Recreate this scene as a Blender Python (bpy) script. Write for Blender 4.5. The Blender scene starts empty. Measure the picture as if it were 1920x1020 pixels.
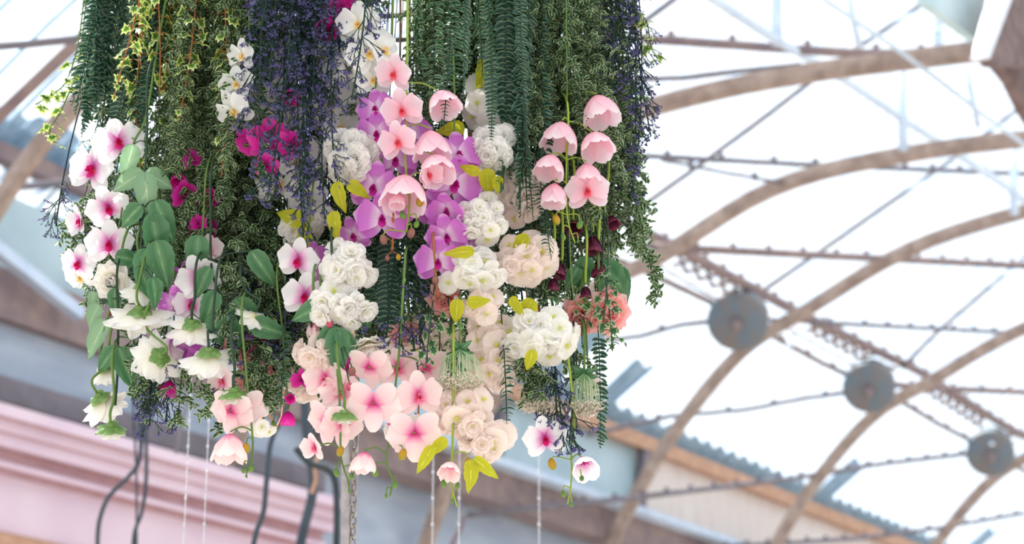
import bpy, math, random
from mathutils import Vector, Matrix
from math import sin, cos, pi, sqrt, atan2, radians as R
random.seed(7)
C = bpy.context.scene.collection
F = 4000.0; TH = atan2(1280, 4000.0); CZ = 1.6
HD = atan2(2690, math.hypot(4000, 1280))
UH = Vector((sin(HD), cos(HD), 0)); VH = Vector((-cos(HD), sin(HD), 0))
CAM = Vector((0, 0, CZ))

def ray(px, py):
    a = (px-960)/F; b = -(py-510)/F
    return Vector((a, cos(TH)-b*sin(TH), sin(TH)+b*cos(TH)))
def at(px, py, Y):                       # a point of the picture at distance Y along the floor
    r = ray(px, py); return CAM + r*(Y/r.y)
def mpp(Y): return Y/cos(TH)/F           # metres per pixel at distance Y
def onU(px, py, u):
    r = ray(px, py); return CAM + r*(u/r.dot(UH))
def onV(px, py, v):
    r = ray(px, py); return CAM + r*(v/r.dot(VH))
def hall(u, v, z): return UH*u + VH*v + Vector((0, 0, z))
def front(px, lay=0.0):                  # distance of the arrangement's rounded front
    t = max(-.97, min(.97, (px-670)/610.0))
    return 5.02 - .56*sqrt(1-t*t) + lay
ZTOP = at(670, -150, 4.8).z              # height of the metal hoop everything hangs from

# ---------------------------------------------------------------- materials
def lin(c):
    return tuple((x/12.92 if x <= .04045 else ((x+.055)/1.055)**2.4) for x in c)
def hexc(h):
    h = h.lstrip('#'); return lin(tuple(int(h[i:i+2], 16)/255 for i in (0, 2, 4)))+(1,)
MATS = {}
def mat(name, stops, axis='v', trans=.0, rough=.5, noise=0.0, nscale=(1, 1), spec=.3, metal=0.0, coord='UV', bump=0.0, tint=None):
    """stops: hex colour or list of (pos, hex) along uv axis ('v', 'u' = distance from midrib, 'r')"""
    if name in MATS: return MATS[name]
    m = bpy.data.materials.new(name); m.use_nodes = True
    nt = m.node_tree; N = nt.nodes; L = nt.links; N.clear()
    out = N.new('ShaderNodeOutputMaterial'); P = N.new('ShaderNodeBsdfPrincipled')
    P.inputs['Roughness'].default_value = rough; P.inputs['Metallic'].default_value = metal
    P.inputs['Specular IOR Level'].default_value = spec
    tc = N.new('ShaderNodeTexCoord')
    if isinstance(stops, str): stops = [(0, stops)]
    ramp = N.new('ShaderNodeValToRGB'); el = ramp.color_ramp.elements
    while len(el) > 1: el.remove(el[0])
    el[0].position = stops[0][0]; el[0].color = hexc(stops[0][1])
    for p, h in stops[1:]:
        e = el.new(p); e.color = hexc(h)
    sep = N.new('ShaderNodeSeparateXYZ'); L.new(tc.outputs['UV' if coord == 'UV' else 'Object'], sep.inputs[0])
    if axis == 'v': val = sep.outputs['Y']
    elif axis == 'z': val = sep.outputs['Z']
    else:
        s = N.new('ShaderNodeMath'); s.operation = 'SUBTRACT'; s.inputs[1].default_value = .5; L.new(sep.outputs['X'], s.inputs[0])
        a = N.new('ShaderNodeMath'); a.operation = 'ABSOLUTE'; L.new(s.outputs[0], a.inputs[0])
        d = N.new('ShaderNodeMath'); d.operation = 'MULTIPLY'; d.inputs[1].default_value = 2; L.new(a.outputs[0], d.inputs[0]); val = d.outputs[0]
    if noise:
        mp = N.new('ShaderNodeMapping'); mp.inputs['Scale'].default_value = (nscale[0], nscale[1], nscale[0])
        L.new(tc.outputs['UV' if coord == 'UV' else 'Object'], mp.inputs[0])
        nz = N.new('ShaderNodeTexNoise'); nz.inputs['Scale'].default_value = 1.0; nz.inputs['Detail'].default_value = 3
        L.new(mp.outputs[0], nz.inputs['Vector'])
        oi = N.new('ShaderNodeObjectInfo')
        ad = N.new('ShaderNodeVectorMath'); ad.operation = 'ADD'; L.new(mp.outputs[0], ad.inputs[0])
        cb = N.new('ShaderNodeCombineXYZ'); ml = N.new('ShaderNodeMath'); ml.operation = 'MULTIPLY'; ml.inputs[1].default_value = 37
        L.new(oi.outputs['Random'], ml.inputs[0]); L.new(ml.outputs[0], cb.inputs[0]); L.new(cb.outputs[0], ad.inputs[1])
        L.new(ad.outputs[0], nz.inputs['Vector'])
        k = N.new('ShaderNodeMath'); k.operation = 'MULTIPLY_ADD'; k.inputs[1].default_value = noise*2; k.inputs[2].default_value = -noise
        L.new(nz.outputs[0], k.inputs[0])
        s2 = N.new('ShaderNodeMath'); s2.operation = 'ADD'; L.new(val, s2.inputs[0]); L.new(k.outputs[0], s2.inputs[1]); val = s2.outputs[0]
        if bump:
            b = N.new('ShaderNodeBump'); b.inputs['Strength'].default_value = bump; b.inputs['Distance'].default_value = .004
            L.new(nz.outputs[0], b.inputs['Height']); L.new(b.outputs[0], P.inputs['Normal'])
    L.new(val, ramp.inputs[0]); L.new(ramp.outputs[0], P.inputs['Base Color'])
    if trans:
        T = N.new('ShaderNodeBsdfTranslucent'); mx = N.new('ShaderNodeMixShader'); mx.inputs[0].default_value = trans
        L.new(ramp.outputs[0], T.inputs[0])
        if tint:
            mc = N.new('ShaderNodeMix'); mc.data_type = 'RGBA'; mc.blend_type = 'MIX'; mc.inputs[0].default_value = .6
            L.new(ramp.outputs[0], mc.inputs[6]); mc.inputs[7].default_value = hexc(tint); L.new(mc.outputs[2], T.inputs[0])
        L.new(P.outputs[0], mx.inputs[1]); L.new(T.outputs[0], mx.inputs[2]); L.new(mx.outputs[0], out.inputs[0])
    else: L.new(P.outputs[0], out.inputs[0])
    MATS[name] = m; return m

def petalm(n, st, t=.45): return mat(n, st, trans=t, rough=.55, noise=.09, nscale=(26, 2.2), spec=.25)
PM = {
 'white_magenta': petalm('white petal flushed magenta', [(.04, '#cc55a8'), (.22, '#eeb4da'), (.42, '#fceef7'), (.6, '#fffdff')]),
 'white': petalm('white orchid petal', [(0, '#f4efd8'), (.3, '#fdfdfb'), (1, '#ffffff')]),
 'purple': petalm('purple orchid petal', [(.0, '#e9bfe6'), (.14, '#f8e2f6'), (.42, '#e08cdc'), (.8, '#d874d8'), (1, '#f0c4f0')]),
 'magenta': petalm('hot magenta petal', [(0, '#c21a8c'), (.5, '#ee2bb0'), (1, '#f45ac4')]),
 'pink': petalm('rose pink petal', [(0, '#f79db0'), (.22, '#fccbd8'), (.8, '#fde0ea'), (1, '#fff6fa')]),
 'blush': petalm('blush petal with pink heart', [(.03, '#dd4a94'), (.14, '#f09cc0'), (.34, '#fbdadd'), (1, '#fff0ec')]),
 'hellebore': petalm('maroon petal', [(0, '#451028'), (.6, '#5e1c38'), (1, '#8a3a58')], .3),
 'cherry': petalm('white blossom petal', [(0, '#eef2c4'), (.18, '#fcfaf0'), (1, '#fffdfc')], .5),
 'cherry_blush': petalm('blush blossom petal', [(0, '#f3e8b4'), (.2, '#fff6ee'), (1, '#fff1ec')], .5),
 'dahlia': petalm('cream white dahlia petal', [(0, '#f4efb4'), (.3, '#fcf8ec'), (1, '#fffdfb')], .45),
 'coral': petalm('coral pink rose petal', [(0, '#fa9088'), (.5, '#fdb4b0'), (1, '#ffd6d4')], .45),
}
LIP = {
 'white_magenta': petalm('magenta orange lip', [(0, '#f0701e'), (.35, '#d91a5a'), (1, '#d81f86')], .3),
 'white': petalm('yellow lip', [(0, '#f2a20c'), (.4, '#f9d35a'), (1, '#fff6e4')], .3),
 'purple': petalm('deep magenta lip', [(0, '#ea7a2c'), (.3, '#b81488'), (1, '#cf2fa4')], .3),
 'pink': petalm('coral lip', [(0, '#f07a50'), (.4, '#ec4c62'), (1, '#f88a9a')], .3),
}
LIP['blush'] = petalm('crimson lip', [(0, '#f7a04a'), (.25, '#df2f62'), (1, '#f6a3c0')], .3)
LIP['magenta'] = LIP['purple']
LF = dict(trans=.35, rough=.38, spec=.5)
G = {
 'fern': mat('dark fern leaf', [(0, '#234438'), (.6, '#2f5648'), (1, '#9dbd96')], axis='u', noise=.12, nscale=(2, 2), **LF),
 'fern_light': mat('green fern leaf', [(0, '#3c6a50'), (.55, '#52805c'), (1, '#d0e2b0')], axis='u', noise=.12, nscale=(2, 2), **LF),
 'ivy': mat('variegated ivy leaf', [(0, '#3c6a2c'), (.5, '#4f7c30'), (.68, '#c4d860'), (1, '#edf2a4')], noise=.16, nscale=(4, 4), **LF),
 'ivy_dark': mat('green ivy leaf', [(0, '#2d5a34'), (.65, '#3c6c3e'), (.85, '#a4bf84'), (1, '#d3e0b4')], noise=.14, nscale=(4, 4), **LF),
 'box': mat('cream edged little leaf', [(0, '#2c5034'), (.5, '#40683f'), (.75, '#9fb67c'), (1, '#f2f4d4')], axis='u', noise=.3, nscale=(2, 2), trans=.4, rough=.25, spec=.6),
 'leaf': mat('broad green leaf', [(0, '#9fbf8c'), (.05, '#68986a'), (.4, '#4a7c52'), (1, '#5a8c60')], axis='u', noise=.1, nscale=(9, 7), **LF),
 'leaf_pale': mat('pale green broad leaf', [(0, '#cfe0bc'), (.06, '#94b890'), (1, '#7fa680')], axis='u', noise=.08, nscale=(9, 7), **LF),
 'yellow': mat('yellow green leaf', [(0, '#e4de58'), (.08, '#bdc02c'), (1, '#c9c832')], axis='u', noise=.25, nscale=(5, 4), trans=.5, rough=.45),
 'stem': mat('green stem', [(0, '#5f7d3c')], rough=.5),
 'stem_lime': mat('lime stem', [(0, '#9db545')], rough=.5, trans=.15),
 'stem_dark': mat('dark green stem', [(0, '#2b4230')], rough=.6),
 'stem_brown': mat('orange brown stem', [(0, '#a5643a')], rough=.6),
 'twig': mat('dark teal twig', [(0, '#1f3a33')], rough=.6),
 'heather': mat('violet heather bud', [(0, '#54508c'), (.5, '#6e689e'), (1, '#9c94c4')], trans=.2, noise=.5, nscale=(3, 3)),
 'calyx': mat('light green calyx', [(0, '#86a85a'), (.6, '#719a50'), (1, '#a8c082')], noise=.2, nscale=(7, 4), **LF),
 'bud_green': mat('green bud', [(0, '#748f30'), (.6, '#527a34'), (1, '#3c6030')], rough=.4, noise=.2, nscale=(4, 4)),
 'bud_gold': mat('golden brown bud', [(0, '#8a8a28'), (.5, '#b08820'), (1, '#8a6a1c')], rough=.4, noise=.3, nscale=(4, 4)),
 'bud_red': mat('dusky red bud', [(0, '#a8304c'), (.6, '#b85468'), (1, '#8a6048')], rough=.4, noise=.3, nscale=(4, 4)),
 'bud_brown': mat('russet bud', [(0, '#70483c'), (.6, '#8a5c50'), (1, '#5e6a34')], rough=.4, noise=.3, nscale=(4, 4)),
 'lace_ray': mat('pale green lace ray', [(0, '#8db27c'), (1, '#cfe0bc')], rough=.5),
 'lace': mat('cream lace floret', [(0, '#f6efe2'), (1, '#f4dcd8')], trans=.4, rough=.6),
 'pollen': mat('yellow green flower centre', [(0, '#dfe05a')], rough=.6),
}
def paint(n, h, h2=None, rough=.7, sc=3.0, amt=.4, metal=0, bump=0.0):
    return mat(n, [(0, h), (1, h2 or h)], axis='z' if 0 else 'v', rough=rough, noise=.0, metal=metal) if not h2 else noisy(n, h, h2, rough, sc, metal, bump)
def noisy(n, h, h2, rough=.7, sc=3.0, metal=0, bump=0.0, stretch=(1, 1, 1)):
    if n in MATS: return MATS[n]
    m = bpy.data.materials.new(n); m.use_nodes = True; nt = m.node_tree; N = nt.nodes; L = nt.links
    P = N['Principled BSDF']; P.inputs['Roughness'].default_value = rough; P.inputs['Metallic'].default_value = metal
    tc = N.new('ShaderNodeTexCoord'); mp = N.new('ShaderNodeMapping'); mp.inputs['Scale'].default_value = stretch
    nz = N.new('ShaderNodeTexNoise'); nz.inputs['Scale'].default_value = sc; nz.inputs['Detail'].default_value = 5
    rp = N.new('ShaderNodeValToRGB'); rp.color_ramp.elements[0].position = .35; rp.color_ramp.elements[1].position = .68
    rp.color_ramp.elements[0].color = hexc(h); rp.color_ramp.elements[1].color = hexc(h2)
    L.new(tc.outputs['Object'], mp.inputs[0]); L.new(mp.outputs[0], nz.inputs['Vector']); L.new(nz.outputs[0], rp.inputs[0]); L.new(rp.outputs[0], P.inputs['Base Color'])
    if bump:
        b = N.new('ShaderNodeBump'); b.inputs['Strength'].default_value = bump; L.new(nz.outputs[0], b.inputs['Height']); L.new(b.outputs[0], P.inputs['Normal'])
    MATS[n] = m; return m

# ---------------------------------------------------------------- mesh builder
class MB:
    def __init__(s): s.v = []; s.f = []; s.uv = []; s.mi = []; s.cur = 0
    def grid(s, pts, uvs, nu, nv):       # pts rows nv+1 of nu+1
        b = len(s.v); s.v += pts
        for j in range(nv):
            for i in range(nu):
                q = (j*(nu+1)+i, j*(nu+1)+i+1, (j+1)*(nu+1)+i+1, (j+1)*(nu+1)+i)
                s.f.append(tuple(b+k for k in q)); s.uv.append([uvs[k] for k in q]); s.mi.append(s.cur)
    def face(s, pts, uvs=None):
        b = len(s.v); s.v += [Vector(p) for p in pts]; s.f.append(tuple(range(b, b+len(pts))))
        s.uv.append(uvs or [(0, 0)]*len(pts)); s.mi.append(s.cur)
    def tube(s, pts, r, n=5, cap=True):
        pts = [Vector(p) for p in pts]; rs = r if isinstance(r, (list, tuple)) else [r]*len(pts)
        b = len(s.v); m = len(pts); prev = None
        for i, p in enumerate(pts):
            d = (pts[min(i+1, m-1)]-pts[max(i-1, 0)]).normalized()
            a = prev if prev is not None else (Vector((0, 1, 0)) if abs(d.y) < .9 else Vector((1, 0, 0)))
            x = d.cross(a)
            if x.length < 1e-5: x = d.cross(Vector((1, .3, 0)))
            x.normalize(); y = x.cross(d).normalized(); prev = y
            for k in range(n):
                t = 2*pi*k/n; s.v.append(p + (x*cos(t)+y*sin(t))*rs[i])
        for i in range(m-1):
            for k in range(n):
                k2 = (k+1) % n; s.f.append((b+i*n+k, b+i*n+k2, b+(i+1)*n+k2, b+(i+1)*n+k)); s.mi.append(s.cur)
                s.uv.append([(k/n, i/m), ((k+1)/n, i/m), ((k+1)/n, (i+1)/m), (k/n, (i+1)/m)])
        if cap and n > 3:
            s.f.append(tuple(b+k for k in reversed(range(n)))); s.uv.append([(0, 0)]*n); s.mi.append(s.cur)
            s.f.append(tuple(b+(m-1)*n+k for k in range(n))); s.uv.append([(0, 1)]*n); s.mi.append(s.cur)
    def ball(s, M, nu=8, nv=6, prof=None):  # unit sphere through matrix M
        pts = []; uvs = []
        for j in range(nv+1):
            t = pi*j/nv; rr = sin(t)
            if prof: rr *= prof(j/nv)
            for i in range(nu+1):
                a = 2*pi*i/nu; pts.append(M @ Vector((rr*cos(a), rr*sin(a), -cos(t)))); uvs.append((i/nu, j/nv))
        s.grid(pts, uvs, nu, nv)
    def box(s, c, X, Y, Z):              # centre, half axes
        c, X, Y, Z = map(Vector, (c, X, Y, Z))
        P = [c+X*a+Y*b+Z*d for a in (-1, 1) for b in (-1, 1) for d in (-1, 1)]
        for q in ((0, 1, 3, 2), (4, 6, 7, 5), (0, 4, 5, 1), (2, 3, 7, 6), (0, 2, 6, 4), (1, 5, 7, 3)):
            s.face([P[k] for k in q], [(0, 0), (1, 0), (1, 1), (0, 1)])
    def petal(s, M, L, W, prof='round', cup=0., curl=0., ruffle=0., nu=4, nv=5, k=3, ph=None, notch=0., fold=0.):
        pts = []; uvs = []; ph = random.random()*6 if ph is None else ph
        for j in range(nv+1):
            v = j/nv
            if prof == 'round': w = (sin(pi*min(1, .06+v*.90))**.55) if v < .999 else .30
            elif prof == 'fan': w = (.22+1.0*min(v, .62)**.7) * (1 if v < .5 else sqrt(max(0.05, 1-((v-.5)/.515)**2)))*1.08
            elif prof == 'point': w = max(.02, sin(min(pi, pi*(v**.85)*.96+.1)))**.62 if v < .999 else .04
            elif prof == 'strap': w = (.5+.6*v) if v < .7 else 1.0*sqrt(max(.004, 1-((v-.7)/.302)**2))
            for i in range(nu+1):
                u = -1+2*i/nu
                x = u*w*W/2; y = v*L*(1-notch*max(0, v-.6)*(1-abs(u))) - (.10*L*abs(u)**2 if prof in ('fan',) and v > .8 else 0)
                z = cup*W*(u*u)*w + curl*L*v*v + ruffle*L*sin(k*u*2+ph)*v*v + fold*W*abs(u)*w
                pts.append(M @ Vector((x, y, z))); uvs.append((i/nu, v))
        s.grid(pts, uvs, nu, nv)
    def mesh(s, name, mats):
        me = bpy.data.meshes.new(name); me.from_pydata([tuple(p) for p in s.v], [], s.f)
        for m in (mats if isinstance(mats, (list, tuple)) else [mats]): me.materials.append(m)
        uvl = me.uv_layers.new(name='UVMap'); flat = []
        for q in s.uv:
            for a in q: flat += [a[0], a[1]]
        uvl.data.foreach_set('uv', flat)
        me.polygons.foreach_set('material_index', s.mi); me.polygons.foreach_set('use_smooth', [True]*len(s.f))
        me.update(); return me
def link(name, me, parent=None, M=None):
    o = bpy.data.objects.new(name, me); C.objects.link(o)
    if parent: o.parent = parent
    if M is not None: o.matrix_local = M
    return o
def tag(o, label, cat, group=None, kind=None):
    o['label'] = label; o['category'] = cat
    if group: o['group'] = group
    if kind: o['kind'] = kind
    return o
def empty(name, loc, label=None, cat=None, group=None):
    o = bpy.data.objects.new(name, None); C.objects.link(o); o.location = loc; o.empty_display_size = .02
    if label: tag(o, label, cat, group)
    return o
def copy_tree(o, parent=None):
    c = o.copy(); C.objects.link(c)
    if parent is not None: c.parent = parent
    for ch in CH.get(o.name, []): copy_tree_child(ch, c)
    return c
def copy_tree_child(o, p):
    c = o.copy(); C.objects.link(c); c.parent = p
    for ch in CH.get(o.name, []): copy_tree_child(ch, c)
CH = {}
def T(x, y, z): return Matrix.Translation((x, y, z))
def RX(a): return Matrix.Rotation(R(a), 4, 'X')
def RY(a): return Matrix.Rotation(R(a), 4, 'Y')
def RZ(a): return Matrix.Rotation(R(a), 4, 'Z')
def S(x, y=None, z=None):
    y = x if y is None else y; z = x if z is None else z
    return Matrix.Diagonal((x, y, z, 1))
RB = Matrix(((1, 0, 0, 0), (0, -sin(TH), -cos(TH), 0), (0, cos(TH), -sin(TH), 0), (0, 0, 0, 1)))  # local +Z looks back at the viewer
def face(p, yaw=0, pitch=0, roll=0, s=1): return T(*p) @ RB @ RY(yaw) @ RX(-pitch) @ RZ(roll) @ S(s)

# ---------------------------------------------------------------- flower meshes (unit size: about 1 across)
def orchid_mesh(kind, close=8, seed=0):
    random.seed(seed+100); b = MB()
    for a, L, W in ((0, .5, .36), (128, .5, .36), (-128, .5, .36)):
        b.petal(RZ(a) @ RX(close*.8-4) @ T(0, .03, -.02), L, W, 'round', cup=.10, curl=-.06, ruffle=.012, nu=6, nv=10)
    for a in (78, -78):
        b.petal(RZ(a+random.uniform(-5, 5)) @ RX(close) @ T(0, .02, .015), .53, .64, 'fan', cup=.08, curl=-.10, ruffle=.03, nu=10, nv=12)
    return b.mesh('orchid_petals', PM[kind])
def lip_mesh(kind):
    b = MB()
    b.petal(RZ(180) @ RX(42) @ T(0, 0, .03), .22, .15, 'point', cup=-.25, curl=-.25, nu=4, nv=5)
    for a in (58, -58): b.petal(RZ(a+180*0) @ RX(48) @ T(0, .01, .03), .15, .13, 'fan', cup=.3, curl=.3, nu=4, nv=4)
    for a in (140, -140): b.petal(RZ(a) @ RX(30) @ T(0, .01, .03), .15, .09, 'round', cup=.3, curl=.5, nu=3, nv=4)
    b.ball(T(0, .035, .07) @ RX(-30) @ S(.035, .035, .06), 7, 5)
    return b.mesh('orchid_lip', LIP[kind])
def double_mesh(kind, n=(5, 7, 8), seed=0, L=.5, centre=True, ruff=.07):
    random.seed(seed+300); b = MB()
    for r, k in enumerate(n):
        tilt = 12+r*24; Lr = L*(1-.17*r)
        for i in range(k):
            b.petal(RZ(360*i/k+r*25+random.uniform(-9, 9)) @ RX(tilt+random.uniform(-9, 9)) @ T(0, .02, .01), Lr*random.uniform(.88, 1.08), Lr*.95, 'fan', cup=random.uniform(.02, .16), curl=-.12, ruffle=ruff, nu=6, nv=5, k=3.4, notch=.25)
    b.cur = 1
    if centre: b.ball(T(0, 0, .05) @ S(.05, .05, .04), 7, 5)
    return b.mesh('double_blossom', [PM[kind], G['pollen']])
def five_mesh(kind, seed=0):
    random.seed(seed+500); b = MB()
    for i in range(5):
        b.petal(RZ(72*i+random.uniform(-6, 6)) @ RX(14) @ T(0, .03, 0), .48, .5, 'fan', cup=.06, curl=-.1, ruffle=.045, nu=6, nv=6, k=3, notch=.35)
    for i in range(5):
        b.petal(RZ(72*i+36+random.uniform(-6, 6)) @ RX(4) @ T(0, .03, -.03), .5, .5, 'fan', cup=.06, curl=-.1, ruffle=.045, nu=6, nv=6, k=3, notch=.35)
    b.cur = 1
    for i in range(12):
        a = i*2.4; r = .015+.012*(i % 4); b.tube([(r*.3*cos(a), r*.3*sin(a), 0), (r*1.6*cos(a), r*1.6*sin(a), .12)], .006, 3)
        b.ball(T(r*1.6*cos(a), r*1.6*sin(a), .12) @ S(.014), 5, 4)
    b.ball(T(0, 0, .03) @ S(.045, .045, .03), 7, 5)
    return b.mesh('open_blossom', [PM[kind], G['pollen']])
def dahlia_mesh(kind='dahlia', seed=0, flare=62, prof='point', n=(10, 10, 8), W=.33):
    # axis +Z is the way the flower faces; petals fan out and forward
    random.seed(seed+700); b = MB()
    for r, k in enumerate(n):
        for i in range(k):
            b.petal(RZ(360*i/k+r*14+random.uniform(-7, 7)) @ RX(90-flare+r*15+random.uniform(-6, 6)) @ T(0, .02, 0), (.54-.07*r)*random.uniform(.9, 1.08), W*random.uniform(.9, 1.15), prof, cup=random.uniform(.08, .22), curl=random.uniform(-.28, -.02), ruffle=.06, nu=5, nv=8)
    return b.mesh('dahlia_petals', PM[kind])
def calyx_mesh(seed=0, n=5, big=1.0):
    random.seed(seed+900); b = MB()
    b.ball(T(0, 0, -.03) @ S(.085*big, .085*big, .07*big), 10, 6)
    for i in range(n):
        b.petal(RZ(360*i/n+random.uniform(-8, 8)) @ RX(8) @ T(0, .03, -.05), (.27 if big > 1 else .2)*big, .19*big, 'point', cup=.2, curl=random.uniform(-.1, .5), ruffle=.05, nu=4, nv=6)
    return b.mesh('calyx', G['calyx'])
def rose_mesh(kind='coral', seed=0):
    random.seed(seed+1100); b = MB()
    for r, (k, tilt, L, rad) in enumerate(((8, 22, .5, .04), (7, 42, .44, .04), (6, 60, .38, .03), (5, 74, .32, .02), (4, 84, .28, .015))):
        for i in range(k):
            b.petal(RZ(360*i/k+r*31+random.uniform(-8, 8)) @ RX(tilt) @ T(0, rad, .0), L*random.uniform(.92, 1.06), L*1.05, 'fan', cup=.22, curl=.12 if r > 1 else -.15, ruffle=.05, nu=6, nv=6, k=2.5)
    return b.mesh('rose_petals', PM[kind])
def cup_mesh(kind='hellebore', seed=0, n=5, tilt=58, L=.62, W=.5, prof='round', curl=.1):
    random.seed(seed+1300); b = MB()
    for i in range(n):
        b.petal(RZ(360*i/n+random.uniform(-4, 4)) @ RX(tilt) @ T(0, .06, 0), L, W, prof, cup=.25, curl=curl, ruffle=.03, nu=6, nv=9)
    return b.mesh('cupped_petals', PM[kind])
def leaf_mesh(m, seed=0, W=.5, curl=-.25, fold=.18, ruffle=.03, lobes=False):
    random.seed(seed+1500); b = MB(); nu, nv = 8, 12; pts = []; uvs = []
    for j in range(nv+1):
        v = j/nv; w = (sin(pi*min(.995, v**.72))**.75)*(1-.15*v)
        if v > .999: w = .01
        for i in range(nu+1):
            u = -1+2*i/nu
            ser = 1+.04*((j % 2)*2-1)*(abs(u) == 1)
            x = u*w*W/2*ser; y = v+.05*abs(u)*w*-1
            z = fold*W*abs(u)*w + curl*v*v + ruffle*sin(v*16+abs(u)*3)*abs(u) + ruffle*sin(3*u+seed)*v
            pts.append(Vector((x, y, z))); uvs.append((i/nu, v))
    b.grid(pts, uvs, nu, nv); return b.mesh('leaf_blade', m)
def ivy_pts(b, M, s, seed):
    prof = [(0, .10), (18, .5), (42, .30), (70, .78), (92, .46), (112, .40), (145, .70), (162, .55), (180, 1.0)]
    # angle measured from the stalk; mirrored
    ring = [(a, r) for a, r in prof] + [(360-a, r) for a, r in reversed(prof[1:-1])]
    n = len(ring); pts = [M @ Vector((0, 0, 0))]; base = len(b.v)
    for f in (.62, 1.0):
        for a, r in ring:
            rr = r*f if f == 1 else r*f*.9+.04
            x = sin(R(a))*rr*s; y = -cos(R(a))*rr*s
            z = -.22*s*(rr*rr)+.12*s*abs(sin(R(a)*2.5))*rr
            pts.append(M @ Vector((x, y, z)))
    b.v += pts
    for k in range(n):
        k2 = (k+1) % n
        b.f.append((base, base+1+k, base+1+k2)); b.uv.append([(.5, 0), (.5, .6), (.5, .6)]); b.mi.append(b.cur)
        b.f.append((base+1+k, base+1+n+k, base+1+n+k2, base+1+k2)); b.uv.append([(.5, .6), (.5, 1), (.5, 1), (.5, .6)]); b.mi.append(b.cur)
def bud_mesh(m):
    b = MB(); b.ball(S(.42, .42, .5), 10, 8, prof=lambda t: 1-.18*t); return b.mesh('bud', m)

print('flower meshes')
OM = {}
for kk in ('white_magenta', 'white', 'purple', 'magenta', 'pink', 'blush'):
    OM[kk] = [orchid_mesh(kk, c, i) for i, c in enumerate((6, 14, 34))]
    OM[kk+'_cup'] = [cup_mesh(kk, 40+i, n=5, tilt=c, L=.66, W=.66, prof='round', curl=q) for i, (c, q) in enumerate(((26, .62), (40, .45)))]
    OM[kk+'_lip'] = lip_mesh(kk)
BUD = {k: bud_mesh(G[k]) for k in ('bud_green', 'bud_gold', 'bud_red', 'bud_brown')}
DBL = {k: [double_mesh(k, seed=i) for i in range(4)] for k in ('cherry', 'cherry_blush')}
FIV = {k: [five_mesh(k, seed=i) for i in range(3)] for k in ('cherry', 'cherry_blush')}
DAH = [dahlia_mesh(seed=i, flare=f) for i, f in enumerate((58, 72, 64, 50))]
CAL = [calyx_mesh(i) for i in range(3)]; CALB = calyx_mesh(7, 6, 1.7)
ROSE = [rose_mesh('coral', i) for i in range(2)]
PEONY = [double_mesh('cherry', (8, 9, 9, 7), seed=20+i, centre=False, ruff=.09) for i in range(2)] + [rose_mesh('dahlia', 5)]
HEL = [cup_mesh('hellebore', i) for i in range(2)]; TUL = cup_mesh('blush', 9, 5, 78, .8, .55)
MCUP = cup_mesh('magenta', 12, 5, 70, .8, .5)
LEAF = {k: [leaf_mesh(G[k], i, W=w, curl=c) for i, (w, c) in enumerate(((.52, -.22), (.6, -.4), (.42, .15)))] for k in ('leaf', 'leaf_pale', 'yellow')}

def stemtube(mb, pts, r, root, n=5):
    mb.tube([p-root for p in pts], r, n)
def smooth(pts, k=6):
    out = []
    P = [pts[0]]+list(pts)+[pts[-1]]
    for i in range(1, len(P)-2):
        for t in range(k):
            s = t/k; a, b_, c, d = P[i-1], P[i], P[i+1], P[i+2]
            out.append(.5*((2*b_)+(-a+c)*s+(2*a-5*b_+4*c-d)*s*s+(-a+3*b_-3*c+d)*s*s*s))
    out.append(pts[-1]); return out
def hang_top(p, wob=.0):                 # where a stem is wired to the hoop
    return Vector((p.x*.93+CEN.x*.07, p.y*.8+CEN.y*.2, ZTOP))
CEN = at(670, 0, 5.02)
def lead(p):                             # top of a stem, then a point deep inside the bundle, so it only comes forward near its flower
    t = Vector((p.x*.8+CEN.x*.2, CEN.y, ZTOP))
    if p.z > ZTOP-.25: return [hang_top(p)]
    return [t, Vector((p.x*.95+CEN.x*.05, min(p.y+.3, CEN.y+.12), p.z+min(.2, (ZTOP-p.z)*.5)))]

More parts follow.
